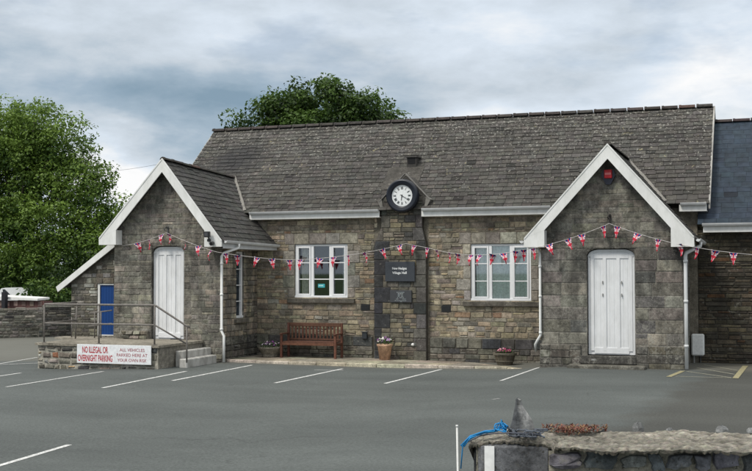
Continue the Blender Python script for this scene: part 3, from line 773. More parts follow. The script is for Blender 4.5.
# rough plinth
for (a, b) in ((X0 - .03, DR[0] - .15), (DR[1] + .02, X1 + .03)):
    backing(mb, TY(YP - .04), a, b, -.25, lambda u: .50, [], (.12, .112, .095))
    mb.add([(a, YP - .04, .5), (b, YP - .04, .5), (b, YP, .53), (a, YP, .53)], [(0, 1, 2, 3)], (.15, .14, .12))
    masonry(mb, TY(YP - .04), a, b, -.1, .5, [(2, (.13, .122, .102)), (2, (.10, .095, .082)), (1, (.16, .15, .11))], rh=(.16, .28), sw=(.22, .5), gap=.015, amp=.2, jt=.012)
for (Tf, s0, s1, nm) in ((TXp(X1), YP, YM, 1), (lambda u, v, n: (X0 - n, -u, v), -YM, -YP, 0)):
    backing(mb, Tf, s0, s1, -.3, lambda u: 2.95, [], (.09, .082, .07))
    masonry(mb, Tf, s0, s1, -.2, 2.9, PAL_PORCH, rh=(.2, .3), sw=(.3, .55), gap=.016, proud=(.004, .01), jt=.006, split=.05, amp=.2)
for X_, s_ in ((DR[0], 1), (DR[1], -1)):
    f4 = [(0, 1, 2, 3)] if s_ > 0 else [(3, 2, 1, 0)]
    mb.add([(X_, YP, DR[2]), (X_, YP + .14, DR[2]), (X_, YP + .14, DR[3]), (X_, YP, DR[3])], f4, (.10, .093, .08))
pr = mb.build('porch', M['porchstone'], hall)
pr['label'] = 'larger right-hand porch of squared dark stone'
porch_door(pr, DR[0] + .01, DR[1] - .01, DR[2] + .02, DR[3] - .02, .25, .16, YP + .12, [(-3.60, 1.95), (-3.60, 1.66), (-3.17, 1.95), (-3.17, 1.66)])
m2 = MB(); m2.box(DR[0] - .15, DR[1] + .02, YP - .06, YP + .16, .08, .27, (.075, .072, .065), b=.015); m2.box(DR[0] + .1, DR[0] + .2, YP - .063, YP - .06, .16, .2, (.3, .3, .3))
m2.box(-4.35, -2.62, YP - .42, YP - .062, -.1, .075, (.15, .142, .118), b=.02); m2.build('step', M['porchstone'], pr)

def porch_roof(par, mat, ax, fy, apex, eL, eR, zL, zR, back, base, ax_b, apex_b, eR_b, zR_b, eL_b, zL_b):
    mb = MB()
    slates(mb, (eR, fy, zR), (eR_b, back, zR_b), (ax_b, back, apex_b), (ax, fy, apex), .175, .25, base, .16, .018)
    slates(mb, (eL, fy, zL), (eL_b, back, zL_b), (ax_b, back, apex_b), (ax, fy, apex), .175, .25, base, .16, .018)
    # undersides
    mb.add([(eR, fy, zR - .05), (eR_b, back, zR_b - .05), (ax_b, back, apex_b - .06), (ax, fy, apex - .06), (eL, fy, zL - .05), (eL_b, back, zL_b - .05)], [(0, 3, 2, 1), (3, 4, 5, 2)], (.05, .048, .045))
    o = mb.build('roof', mat, par)
    m2 = MB(); ridge_tiles(m2, (ax, fy + .02, apex + .02), (ax_b, back, apex_b + .02), .09, .4, (.06, .055, .05), .045); m2.build('ridge_tiles', M['ridge'], o)
    return o
porch_roof(pr, M['slate2'], AX, YP - .3, 5.10, -5.36, -1.50, 2.92, 2.92, 28.9, (.058, .056, .052), AX, 5.10, -1.5, 2.92, -5.36, 2.92)
def barge(par, y, apex, inner, L, Rr, t=.035):
    """L/R: (outer x, outer top z, foot bottom z, inner x, inner z)"""
    m2 = MB()
    for (ox, oz, fz, ix, iz) in (L, Rr):
        poly = [apex, (ox, oz), (ox, fz), (ix, fz), (ix, iz), inner]
        # two convex pieces: rake and foot
        m2.prism([apex, (ox, oz), (ix, iz), inner], y, y + t); m2.prism([(ox, oz), (ox, fz), (ix, fz), (ix, iz)], y + .0015, y + t)
        m2.box(min(ox, ix) + .01, max(ox, ix) - .01, y + t, y + .30, fz, fz + .02, (.8, .8, .8))
        m2.add([(ix, y + t, fz), (ix, y + .3, fz), (ix, y + .3, iz), (ix, y + t, iz)], [(0, 1, 2, 3)], (.8, .8, .8))
        m2.add([(ox, y + t, fz), (ox, y + .3, fz), (ox, y + .3, oz - .02), (ox, y + t, oz - .02)], [(0, 1, 2, 3)], (.8, .8, .8))
        # raised edge strip along the top of the rake
        dx, dz = ox - apex[0], oz - apex[1]; Ln = math.hypot(dx, dz); px, pz_ = (-dz / Ln * .03, dx / Ln * .03)
        if pz_ > 0: px, pz_ = -px, -pz_
        m2.prism([apex, (ox, oz), (ox + px, oz + pz_), (apex[0] + px * 0, apex[1] - .045)], y - .012, y - .0005, (.92, .92, .92))
    return m2.build('bargeboard', M['white'], par)
barge(pr, YP - .34, (AX, 5.12), (AX, 4.77), (-5.35, 2.98, 2.77, -4.87, 3.16), (-1.53, 2.98, 2.75, -2.03, 3.17))
m2 = MB(); gutter(m2, (-1.50, YP - .3, 2.93), (-1.50, YM - .02, 2.90), depthdir=(1, 0, 0)); m2.build('gutter', M['gutter'], pr)
m2 = MB(); gutter(m2, (-5.36, YP - .3, 2.93), (-5.36, YM - .02, 2.93), depthdir=(-1, 0, 0)); m2.build('gutter', M['gutter'], pr)
m2 = MB(); m2.tube([(-1.42, YP + .12, 2.86), (-1.42, YP + .12, 2.78), (-1.72, YP - .02, 2.62), (-1.74, YP - .06, 2.55), (-1.74, YP - .06, 1.3), (-1.74, YP - .06, .02)], .042, 10)
for z in (.5, 1.5, 2.4): m2.tube([(-1.74, YP - .06, z), (-1.74, YP - .06, z + .06)], .052, 10)
m2.build('downpipe', M['gutter'], pr, True)
m2 = MB(); m2.tube([(-5.40, YP + .2, 2.86), (-5.40, YP + .2, 2.8), (-5.07, YP + .02, 2.72), (-5.03, YP - .055, 2.6), (-5.03, YP - .055, .72), (-5.10, YP - .06, .6), (-5.16, YP - .02, .5), (-5.17, YP + .1, .34)], .030, 10)
for z in (.75, 1.6, 2.3): m2.tube([(-5.03, YP - .055, z), (-5.03, YP - .055, z + .05)], .038, 10)
m2.build('downpipe', M['white'], pr, True)
# slab of mortar flashing where the porch roof meets the slates
def strip(p, q, w, col):
    m3 = MB(); p, q = Vector(p), Vector(q); n = 8; vs = []
    for i in range(n + 1):
        e_ = p.lerp(q, i / n); vs += [e_ + Vector((-w / 2 + random.uniform(-.01, .01), 0, 0)), e_ + Vector((w / 2 + random.uniform(-.01, .01), 0, 0))]
    m3.add(vs, [(2 * i, 2 * i + 2, 2 * i + 3, 2 * i + 1) for i in range(n)], col); return m3

# left porch
LX0, LX1, LAX = -16.63, -13.37, -14.98
DL = (-15.48, -14.50, .42, 2.90)
lslope = (5.2 - 3.05) / 1.78; LAZ = 5.04
mb = MB(); T = TY(YP)
ltop = lambda u: LAZ - abs(u - LAX) * (1.09 if u < LAX else 1.20)
backing(mb, T, LX0, LX1, -.4, ltop, [DL], (.21, .198, .168), brk=(LAX,))
llim = lambda v: (max(LX0, LAX - max(0, LAZ - v) / 1.09), min(LX1, LAX + max(0, LAZ - v) / 1.20))
hl = [DL, (-15.10, -14.90, 2.90, 3.22), (-16.22, -15.98, 2.97, 3.20)]
masonry(mb, T, LX0, LX1, -.2, 2.95, PAL_PORCHG, holes=hl, rh=(.12, .22), sw=(.15, .40), gap=.017, proud=(.003, .014), jt=.014, split=.3, amp=.2)
masonry(mb, T, LX0, LX1, 2.95, LAZ - .05, PAL_PORCHG, lim=llim, holes=hl, rh=(.11, .2), sw=(.16, .38), gap=.016, proud=(.003, .011), jt=.012, split=.25, amp=.18)
for h_ in hl[1:]: stone(mb, T, [(h_[0], h_[2] + .01), (h_[1], h_[2] + .01), (h_[1], h_[3]), (h_[0], h_[3])], 0, .016, .01, (.23, .215, .17))
spandrel(mb, DL[0], DL[1], DL[3], .26, .19, YP, YP + .14, (.10, .093, .08))
WN = (26.42, 26.86, .98, 2.75)
Tf = TXp(LX1)
backing(mb, Tf, YP, YM, -.3, lambda u: 3.05, [WN], (.12, .11, .09))
masonry(mb, Tf, YP, YM, .5, 3.0, PAL_MAIN, holes=[WN], rh=(.12, .2), sw=(.16, .36), amp=.2)
masonry(mb, TXp(LX1), YP, YM - .05, -.2, .5, [(2, (.12, .112, .094)), (2, (.085, .08, .07)), (1, (.06, .06, .058))], rh=(.12, .2), proud=(.03, .05), amp=.2)
backing(mb, lambda u, v, n: (LX0 - n, -u, v), -YM, -YP, -.4, lambda u: 3.1, [], (.12, .11, .09))
for X_, s_ in ((DL[0], 1), (DL[1], -1)):
    mb.add([(X_, YP, DL[2]), (X_, YP + .14, DL[2]), (X_, YP + .14, DL[3]), (X_, YP, DL[3])], [(0, 1, 2, 3)] if s_ > 0 else [(3, 2, 1, 0)], (.10, .093, .08))
for (ya, yb_) in ((WN[0], 1), (WN[1], -1)):
    mb.add([(LX1, ya, WN[2]), (LX1 - .12, ya, WN[2]), (LX1 - .12, ya, WN[3]), (LX1, ya, WN[3])], [(0, 1, 2, 3)], (.13, .12, .1))
pl = mb.build('porch', M['porchstone'], hall); pl['label'] = 'smaller left-hand porch behind the railed landing'
porch_door(pl, DL[0] + .01, DL[1] - .01, DL[2] + .02, DL[3] - .02, .25, .18, YP + .12, [])
m2 = MB(); m2.box(DL[0] + .05, DL[1] - .05, YP + .078, YP + .0935, .95, 1.40, (1.0, 1.0, 1.0)); 
porch_roof(pl, M['slate2'], LAX, YP - .3, 5.17, -16.92, -13.18, 3.10, 3.0, 28.95, (.058, .056, .052), -14.60, 4.93, -12.53, 2.92, -16.6, 2.95)
barge(pl, YP - .34, (LAX, 5.20), (LAX, 4.84), (-16.90, 3.12, 2.94, -16.37, 3.33), (-13.22, 3.02, 2.86, -13.72, 3.28))
m2 = MB(); gutter(m2, (-13.19, YP - .28, 3.02), (-12.74, YM - .06, 2.95), depthdir=(1, -.18, 0))
m2.add([(-13.21, YP - .28, 2.82), (-12.76, YM, 2.80), (-12.76, YM, 2.97), (-13.21, YP - .28, 3.0)], [(0, 1, 2, 3)]); m2.add([(-13.37, YP - .28, 2.82), (-13.37, YM, 2.80), (-12.76, YM, 2.80), (-13.21, YP - .28, 2.82)], [(0, 1, 2, 3)], (.3, .3, .3))
m2.build('gutter', M['gutter'], pl)
m2 = MB(); m2.tube([(-13.02, YP + .25, 2.94), (-13.02, YP + .25, 2.84), (-13.33, YP - .0, 2.70), (-13.36, YP - .06, 2.62), (-13.36, YP - .06, .68), (-13.27, YP - .1, .56), (-13.27, YP - .1, -.12)], .036, 10)
for z in (.7, 1.6, 2.4): m2.tube([(-13.36, YP - .06, z), (-13.36, YP - .06, z + .05)], .045, 10)
m2.build('downpipe', M['white'], pl, True)
m2 = MB(); xw = LX1 - .07
m2.box(xw - .03, xw + .03, WN[0], WN[0] + .05, WN[2], WN[3]); m2.box(xw - .03, xw + .03, WN[1] - .07, WN[1], WN[2], WN[3])
m2.box(xw - .03, xw + .03, WN[0] + .05, WN[1] - .07, WN[3] - .05, WN[3]); m2.box(xw - .03, xw + .06, WN[0], WN[1], WN[2] - .02, WN[2] + .06)
for k in (1, 2, 3): m2.box(xw - .01, xw + .015, WN[0] + .05, WN[1] - .07, WN[2] + k * .43, WN[2] + k * .43 + .025)
wn = m2.build('window', M['upvc'], pl)
m2 = MB(); m2.box(LX1 - .02, LX1 + .10, WN[0] - .12, WN[1] + .12, WN[2] - .13, WN[2] - .02, (.13, .12, .1), b=.01)
m2.box(xw - .5, xw - .04, WN[0] - .1, WN[1] + .1, WN[2] - .1, WN[3] + .1, (.03, .04, .05)); m2.build('sill', M['rubble'], pl)
# valley flashing between left porch roof and main slates
def valley(P0, P1, w=.10):
    m3 = MB(); P0, P1 = Vector(P0), Vector(P1); n = 10; vs = []
    for i in range(n + 1):
        e_ = P0.lerp(P1, i / n); vs += [e_ + Vector((-w / 2 + random.uniform(-.01, .01), -.02, .03)), e_ + Vector((w / 2 + random.uniform(-.01, .01), -.02, .045))]
    m3.add(vs, [(2 * i, 2 * i + 2, 2 * i + 3, 2 * i + 1) for i in range(n)], (.21, .20, .18)); return m3
def inter(ax0, ay0, az0, ax1, ay1, az1):   # where a line meets the main roof plane
    t = (rz(ay0) - az0) / ((az1 - az0) - (ay1 - ay0) * sl_); return (lerp(ax0, ax1, t), lerp(ay0, ay1, t), lerp(az0, az1, t))
rt = inter(LAX, YP - .3, 5.19, -14.60, 28.95, 4.95)
tt = (YM - .2 - 25.33) / (28.95 - 25.33)
rx_, rzz = lerp(LAX, -14.60, tt), lerp(5.19, 4.95, tt); ex_, ezz = lerp(-13.18, -12.53, tt), lerp(3.0, 2.92, tt)
s_ = (rzz - 3.86) / (rzz - ezz)
valley(rt, (lerp(rx_, ex_, s_), YM - .22, 3.88)).build('valley_flashing', M['lead'], pl)
rt = inter(AX, YP - .3, 5.12, AX, 28.9, 5.12); s_ = (5.12 - 3.86) / (5.12 - 2.92)
valley(rt, (lerp(AX, -1.5, s_), YM - .22, 3.88), .07).build('valley_flashing', M['lead'], pr)

# lean-to on the far left
YL = 26.1
mb = MB(); T = TY(YL); DB = (-17.47, -16.95, .46, 1.89)
lt = lambda u: 1.72 + (u + 18.65) * .69
backing(mb, T, -18.32, -16.2, -.4, lt, [DB], (.15, .14, .115))
masonry(mb, T, -18.32, -16.63, -.1, 3.0, [(2, (.13, .122, .10)), (2, (.17, .155, .125)), (1, (.10, .095, .082)), (.6, (.30, .29, .26))], lim=lambda v: (max(-18.32, -18.65 + (v - 1.68) / .69), -16.6), holes=[DB], rh=(.09, .17), sw=(.12, .32), amp=.25)
backing(mb, lambda u, v, n: (-18.32 - n, -u, v), -30, -YL, -.4, lambda u: 1.9, [], (.14, .13, .11))
le = mb.build('lean_to', M['rubble'], hall)
mb = MB(); slates(mb, (-18.70, YL - .12, 1.78), (-18.70, 30, 1.78), (-16.5, 30, 3.30), (-16.5, YL - .12, 3.30), .18, .26, (.1, .095, .085)); mb.build('roof', M['slate2'], le)
mb = MB(); mb.prism([(-18.72, 1.80), (-18.66, 1.66), (-16.6, 3.06), (-16.6, 3.26)], YL - .16, YL - .12); mb.build('bargeboard', M['white'], le)
d_ = MB(); d_.box(DB[0] + .07, DB[1] - .015, YL + .05, YL + .09, DB[2] + .03, DB[3] - .04)
for i in range(1, 5): xx = lerp(DB[0] + .07, DB[1] - .015, i / 5); d_.box(xx - .004, xx + .004, YL + .046, YL + .05, DB[2] + .05, DB[3] - .05)
dd = d_.build('door', M['doorblue'], le); d_ = MB()
d_.box(DB[0], DB[0] + .065, YL + .01, YL + .09, DB[2], DB[3]); d_.box(DB[0] + .066, DB[1], YL + .01, YL + .09, DB[3] - .035, DB[3]); d_.box(DB[0] + .066, DB[1], YL + .0, YL + .09, DB[2] - .03, DB[2] + .028); d_.build('door_frame', M['white'], dd)

# -------- neighbouring wing with the blue slate roof
ext = thing('slate_roofed_wing', 'lower adjoining wing at the right edge with a smooth blue slate roof', 'building', (2, YM, 0))
mb = MB(); T = TY(YM + .02)
backing(mb, T, -1.6, 8, -.3, lambda u: 3.2, [], (.05, .045, .036))
masonry(mb, T, -1.6, 3.0, -.15, 3.15, PAL_EXT, rh=(.08, .19), sw=(.14, .5), amp=.3)  # palette carries the wall's painted shade
backing(mb, TXp(8), YM, 33.7, -.3, lambda u: 3.2 + min(u - YM, 33.7 - u) * .9, [], (.06, .052, .04), brk=(30.7,))
mb.build('wall', M['rubble'], ext)
mb = MB(); slates(mb, (-1.58, EY, 3.34), (8.2, EY, 3.34), (8.2, RY, 6.20), (-1.58, RY, 6.20), .2, .3, (.027, .040, .057), .10, .007)
mb.add([(-1.58, RY, 6.2), (8.2, RY, 6.2), (8.2, 34, 3.34), (-1.58, 34, 3.34)], [(0, 1, 2, 3)], (.05, .06, .08)); er = mb.build('roof', M['slate3'], ext)
mb = MB(); ridge_tiles(mb, (-1.26, RY, 6.21), (8.2, RY, 6.21), .1, .45, (.045, .035, .035)); mb.build('ridge_tiles', M['ridge'], er)
mb = MB(); mb.box(-1.45, 8, EY, EY + .025, 3.135, 3.30); mb.box(-1.45, 8, EY + .026, YM + .02, 3.135, 3.155, (.8, .8, .8)); f_ = mb.build('fascia', M['white'], ext)
mb = MB(); gutter(mb, (-1.47, EY, 3.345), (8, EY, 3.345)); mb.build('gutter', M['gutter'], f_)

# ------------------------------------------------------------------ things on the walls
# clock
CX, CZ, CY = -9.02, 4.20, YM - .35
ck = thing('wall_clock', 'round black-framed clock with a white roman numeral dial high on the central buttress', 'clock', (CX, CY, CZ))
mb = MB(); mb.ylathe([(.0, CY + .17), (.43, CY + .17), (.44, CY + .12), (.44, CY + .02), (.425, CY - .02), (.38, CY - .04), (.36, CY - .02), (.32, CY - .035), (.29, CY - .01), (.28, CY + .03), (.0, CY + .03)][::-1], CX, CZ, 56, (.008, .011, .02))
mb.build('clock_case', M['black'], ck, True)
mb = MB(); mb.ylathe([(.0, CY + .022), (.281, CY + .022)], CX, CZ, 48, (.82, .84, .84))
for f in list(mb.f[:0]): pass
dl = mb.build('dial', M['attr_smooth'], ck)
mb = MB()
def clkbar(mb, ang, r0, r1, w0, w1, y, col, off=0):
    s, c = math.sin(ang), math.cos(ang)
    P = lambda r, t: (CX + s * r + c * t, y, CZ + c * r - s * t)
    mb.add([P(r0, off - w0), P(r0, off + w0), P(r1, off + w1), P(r1, off - w1)], [(0, 1, 2, 3)], col)
num = ['XII', 'I', 'II', 'III', 'IIII', 'V', 'VI', 'VII', 'VIII', 'IX', 'X', 'XI']
for h_, s in enumerate(num):
    wd = {'I': .016, 'V': .03, 'X': .03}; tot = sum(wd[c] for c in s); o_ = -tot / 2; an = h_ * math.pi / 6; K = (.008, .009, .012)
    for c in s:
        m_ = o_ + wd[c] / 2; o_ += wd[c]
        if c == 'I': clkbar(mb, an, .165, .235, .0045, .0055, CY + .018, K, m_)
        else:
            s_, c_ = math.sin(an), math.cos(an)
            P = lambda r, t: (CX + s_ * r + c_ * t, CY + .018, CZ + c_ * r - s_ * t)
            if c == 'V': segs = [((.165, m_), (.235, m_ - .012)), ((.165, m_), (.235, m_ + .012))]
            else: segs = [((.165, m_ - .012), (.235, m_ + .012)), ((.165, m_ + .012), (.235, m_ - .012))]
            for (p, q) in segs: mb.add([P(p[0], p[1] - .005), P(p[0], p[1] + .005), P(q[0], q[1] + .005), P(q[0], q[1] - .005)], [(0, 1, 2, 3)], K)
for k in range(60): clkbar(mb, k * math.pi / 30, .242, .252, .002, .002, CY + .018, (.01, .01, .012))
mb.build('numerals', M['black'], dl)
mb = MB(); clkbar(mb, R(190), -.03, .13, .012, .006, CY + .008, (.006, .007, .01)); mb.build('hour_hand', M['black'], ck)
mb = MB(); clkbar(mb, R(121), -.05, .20, .009, .005, CY + .002, (.006, .007, .01)); mb.build('minute_hand', M['black'], ck)

def text(body, x, y, z, h, width, mat, parent, col=None, name='lettering', bold=.0):
    cu = bpy.data.curves.new(name, 'FONT'); cu.body = body; cu.size = 1; cu.align_x = 'CENTER'; cu.align_y = 'CENTER'; cu.offset = bold; cu.resolution_u = 4
    o = bpy.data.objects.new(name + '_src', cu); COL.objects.link(o); bpy.context.view_layer.update()
    me = bpy.data.meshes.new_from_object(o.evaluated_get(bpy.context.evaluated_depsgraph_get())); bpy.data.objects.remove(o); bpy.data.curves.remove(cu)
    co_ = np.zeros(len(me.vertices) * 3); me.vertices.foreach_get('co', co_); co_ = co_.reshape(-1, 3)
    mn, mx = co_.min(0), co_.max(0); sx_ = width / (mx[0] - mn[0]); sz_ = h / (mx[1] - mn[1])
    out = np.zeros_like(co_); out[:, 0] = (co_[:, 0] - (mn[0] + mx[0]) / 2) * sx_ + x; out[:, 2] = (co_[:, 1] - (mn[1] + mx[1]) / 2) * sz_ + z; out[:, 1] = y
    me.vertices.foreach_set('co', out.ravel()); me.update(); me.materials.clear(); me.materials.append(mat)
    me.name = name
    n = bpy.data.objects.new(name, me); COL.objects.link(n); n.parent = parent; w_ = Vector(); p = parent
    while p: w_ += p.location; p = p.parent
    n.location = -w_
    return n
M['red'] = m_paint('red_lettering', (.50, .03, .045), .5, .1)
M['pinkred'] = m_paint('faded_red_lettering', (.42, .10, .12), .5, .1)
M['ivory'] = m_paint('ivory_lettering', (.78, .80, .80), .5, .05)

nb = thing('name_board', 'larger dark slate board with the hall name in white letters on the buttress', 'sign', (-9.08, yb, 2.2))
mb = MB(); ys_ = yb - .065; mb.box(-9.53, -8.71, ys_, ys_ + .04, 1.95, 2.47, (.045, .052, .062), b=.006); mb.box(-9.50, -8.74, ys_ + .04, yb - .01, 1.98, 2.44, (.03, .03, .03)); mb.build('board', M['attr_smooth'], nb)
text('New Hedges', -9.13, ys_ - .003, 2.285, .085, .40, M['ivory'], nb, bold=.02); text('Village Hall', -9.13, ys_ - .003, 2.17, .085, .40, M['ivory'], nb, bold=.02)
pq = thing('wall_plaque', 'smaller weathered slate plaque with worn pale carving below the name board', 'plaque', (-9.08, yb, 1.55))
mb = MB(); mb.box(-9.40, -8.80, ys_, yb - .01, 1.40, 1.72, (.055, .058, .063), b=.006)
mb.build('slab', M['attr_smooth'], pq)
mb = MB()
for (x, z, w_, h_) in ((-9.1, 1.665, .22, .02), (-9.1, 1.63, .15, .025), (-9.09, 1.595, .17, .02), (-9.1, 1.56, .15, .025), (-9.1, 1.525, .19, .02), (-9.19, 1.49, .07, .018), (-9.0, 1.49, .1, .018), (-9.1, 1.45, .32, .016), (-9.08, 1.42, .05, .016)):
    x -= 0; n = max(2, int(w_ / .03))
    for i in range(n):
        if random.random() < .85: xx = x - w_ / 2 + w_ * i / n; mb.box(xx, xx + w_ / n * .75, ys_ - .003, ys_ - .0005, z - h_ / 2, z + h_ / 2, jit((.26, .29, .30), .2))
tag(mb.build('carving', M['attr'], pq), None, None)

al = thing('alarm_box', 'red and black hexagonal alarm sounder near the top of the right gable', 'alarm', (-3.43, YP, 4.4))
mb = MB(); hx = [(-3.43 + dx, 4.40 + dz) for dx, dz in ((-.12, .13), (.12, .13), (.165, .02), (.09, -.13), (.05, -.2), (-.05, -.2), (-.09, -.13), (-.165, .02))]
mb.prism(hx, YP - .09, YP - .01, (.012, .014, .03)); mb.build('case', M['black'], al)
mb = MB(); mb.box(-3.52, -3.34, YP - .125, YP - .092, 4.34, 4.54, (.55, .02, .03), b=.012); mb.box(-3.50, -3.36, YP - .128, YP - .1255, 4.42, 4.47, (.75, .2, .2)); mb.build('cover', M['attr_smooth'], al)

fl = thing('floodlight', 'pair of small black floodlights on the white foot of the left bargeboard', 'light', (-13.55, YP - .34, 3.15))
mb = MB(); mb.box(-13.66, -13.50, YP - .50, YP - .40, 3.10, 3.25, (.012, .012, .013), b=.012); mb.box(-13.63, -13.53, YP - .505, YP - .50, 3.13, 3.22, (.06, .06, .065)); mb.build('lamp_head', M['black'], fl)
mb = MB(); mb.tube([(-13.57, YP - .34, 3.05), (-13.57, YP - .42, 3.12)], .018, 6, (.02, .02, .02)); mb.box(-13.60, -13.52, YP - .42, YP - .345, 2.99, 3.06, (.015, .015, .015), b=.01); mb.build('bracket', M['black'], fl)
mb = MB(); mb.tube([(-13.46, YP - .36, 2.95), (-13.46, YP - .46, 2.93)], .05, 12, (.012, .012, .013)); mb.build('sensor', M['black'], fl)

for (x, z, lab) in ((-3.41, 3.40, 'rusty iron hook over the right porch door'), (-14.98, 3.30, 'grey iron hook over the left porch door')):
    mb = MB(); y = YP
    mb.box(x - .025, x + .025, y - .03, y - .0145 if z > 3.35 else y - .001, z - .1, z + .12, (.03, .027, .025) if z > 3.35 else (.09, .09, .09))
    mb.tube([(x, y - .03, z + .08), (x, y - .12, z + .10), (x - .03, y - .16, z + .05), (x - .02, y - .13, z - .0)], .014, 6, (.03, .027, .025) if z > 3.35 else (.09, .09, .09))
    tag(mb.build('iron_hook', M['attr']), lab, 'hook', 'iron hooks over the porch doors')

mb = MB(); mb.box(-1.76, -1.46, YM - .22, YM - .01, .18, .70, (.80, .81, .79), b=.03); ox = mb.build('cover', M['attr_smooth'])
mt = thing('meter_box', 'pale grey utility box on the dark wall right of the right porch', 'meter box', (-1.6, YM, 0)); bpy.data.objects.remove(ox)
mb.build('cover', M['attr_smooth'], mt)
mb = MB(); mb.tube([(-1.70, YM - .12, 0), (-1.70, YM - .12, .19)], .018, 6, (.3, .3, .29)); mb.build('pipe', M['attr'], mt); mb = MB(); mb.tube([(-1.55, YM - .12, 0), (-1.55, YM - .12, .19)], .014, 6, (.1, .1, .1)); mb.build('pipe', M['attr'], mt)
mb = MB(); mb.box(-10.22, -10.08, YM - .14, YM - .055, .42, .60, (.03, .035, .04), b=.01); mb.box(-10.24, -10.06, YM - .16, YM - .055, .60, .62, (.1, .1, .1))
tag(mb.build('socket_box', M['attr_smooth']), 'small dark weatherproof box low on the wall right of the bench', 'socket box')
mb = MB(); mb.ylathe([(0, yb - .07), (.035, yb - .06), (.04, yb - .016)][::-1], -8.78, .30, 14, (.8, .8, .78))
tag(mb.build('wall_outlet', M['attr_smooth'], smooth=True), 'small round white outlet low on the buttress', 'outlet')

# overhead wire


# ------------------------------------------------------------------ landing, steps, railings, sign
ld = thing('stone_landing', 'raised rubble stone landing with a concrete top and white painted steps', 'landing', (-15.6, 24.5, 0))
YF = 23.4
mb = MB(); T = TY(YF + .02)
backing(mb, T, -17.42, -13.95, -.4, lambda u: .37, [], (.34, .32, .27))
masonry(mb, T, -17.42, -13.95, -.25, .37, PAL_TERR, rh=(.12, .2), sw=(.12, .36), gap=.045, proud=(.012, .035), bev=.03, jt=.026, split=.3, amp=.35)
Tl = lambda u, v, n: (-17.42 - n, -u, v)
backing(mb, Tl, -26.1, -YF - .02, -.4, lambda u: .37, [], (.27, .25, .21))
masonry(mb, Tl, -26.1, -YF - .02, -.3, .37, PAL_TERR, rh=(.12, .22), sw=(.14, .42), gap=.035, proud=(.012, .035), bev=.02, jt=.018)
Tr = TXp(-13.95)
backing(mb, Tr, YF + .02, YP, -.3, lambda u: .37, [], (.27, .25, .21))
mb.build('wall', M['terrace'], ld)
mb = MB(); mb.slab([(-17.48, YF - .03), (-13.90, YF - .03), (-13.90, YP), (-16.63, YP), (-16.63, YL), (-18.5, YL), (-18.5, 25.6), (-17.48, 25.3)], .371, .43, (.27, .245, .20)); mb.build('landing_top', M['concrete'], ld)
for (xa, xb, za, zb, y0) in ((-13.897, -13.68, -.3, .25, 24.15), (-13.677, -13.46, -.3, .07, 23.95)):
    mb = MB(); mb.box(xa, xb, y0, YP - .12 if xb > -13.5 else YP - .003, za, zb, b=.02); mb.build('step', M['whitewall'], ld)
mb = MB(); masonry(mb, TY(YP - .1), -16.3, -15.55, .43, .66, PAL_PORCHG, rh=(.1, .14), sw=(.14, .3), gap=.02, proud=(.08, .1)); mb.box(-16.3, -15.55, YP - .1, YP - .01, .43, .64, (.2, .18, .15)); mb.build('rubble_ledge', M['terrace'], ld)

rl = thing('metal_railing', 'brown-grey tubular metal railing with a sloping handrail on the stone landing', 'railing', (-15.6, 23.5, .43))
rc = (.17, .155, .14); YR = YF + .10
px_ = [-17.30, -15.68, -14.10]
for x in px_:
    mb = MB(); mb.tube([(x, YR, .43), (x, YR, 1.39)], .021, 8, rc); mb.tube([(x, YR, .431), (x, YR, .445)], .06, 10, rc); mb.build('post', M['steel'], rl, True)
mb = MB(); mb.tube([(-13.38, YR + .3, .0), (-13.38, YR + .3, .88)], .021, 8, rc); mb.build('post', M['steel'], rl, True)
mb = MB(); mb.tube([(-17.48, 25.1, .43), (-17.44, 25.1, 1.39)], .021, 8, rc); mb.build('post', M['steel'], rl, True)
mb = MB(); mb.tube([(-17.46, 25.1, 1.40), (-17.31, YR + .03, 1.40), (-17.28, YR, 1.40), (-14.13, YR, 1.40), (-14.07, YR + .01, 1.385), (-13.38, YR + .3, .89), (-13.30, YR + .32, .87)], .025, 8, rc); mb.build('top_rail', M['steel'], rl, True)
mb = MB(); mb.tube([(-17.46, 25.1, .92), (-17.30, YR, .92), (-14.10, YR, .92), (-13.40, YR + .29, .47)], .021, 8, rc); mb.build('mid_rail', M['steel'], rl, True)
r2 = thing('short_railing', 'short low metal railing on the landing in front of the blue door', 'railing', (-17.2, 25.5, .43))
for x, zt in ((-17.95, .98), (-17.22, 1.12), (-17.02, 1.15)):
    mb = MB(); mb.tube([(x, 25.6, .43), (x, 25.6, zt)], .017, 8, rc); mb.build('post', M['steel'], r2, True)
for z in (.78, 1.13):
    mb = MB(); mb.tube([(-17.42, 25.6, z - .04), (-16.68, 25.6, z + .05)], .017, 8, rc); mb.build('rail', M['steel'], r2, True)

sg = thing('parking_sign', 'long white warning sign with red capital letters fixed to the landing wall', 'sign', (-15.15, YF, .2))
mb = MB(); mb.box(-16.20, -14.09, YF - .075, YF - .055, -.04, .425, (.80, .81, .82), b=.005); mb.build('panel', M['attr_smooth'], sg)
for x in (-15.9, -14.4): mb = MB(); mb.box(x, x + .05, YF - .055, YF + .02, 0, .36, (.2, .2, .2)); mb.build('batten', M['attr'], sg)
ty = YF - .079
text('NO ILLEGAL OR', -15.67, ty, .295, .16, .74, M['red'], sg, bold=.015); text('OVERNIGHT PARKING', -15.67, ty, .09, .16, .99, M['red'], sg, bold=.015)
text('ALL VEHICLES', -14.62, ty, .31, .075, .70, M['pinkred'], sg, bold=.0); text('PARKED HERE AT', -14.62, ty, .185, .075, .86, M['pinkred'], sg, bold=.0); text('YOUR OWN RISK', -14.62, ty, .06, .075, .82, M['pinkred'], sg, bold=.0)

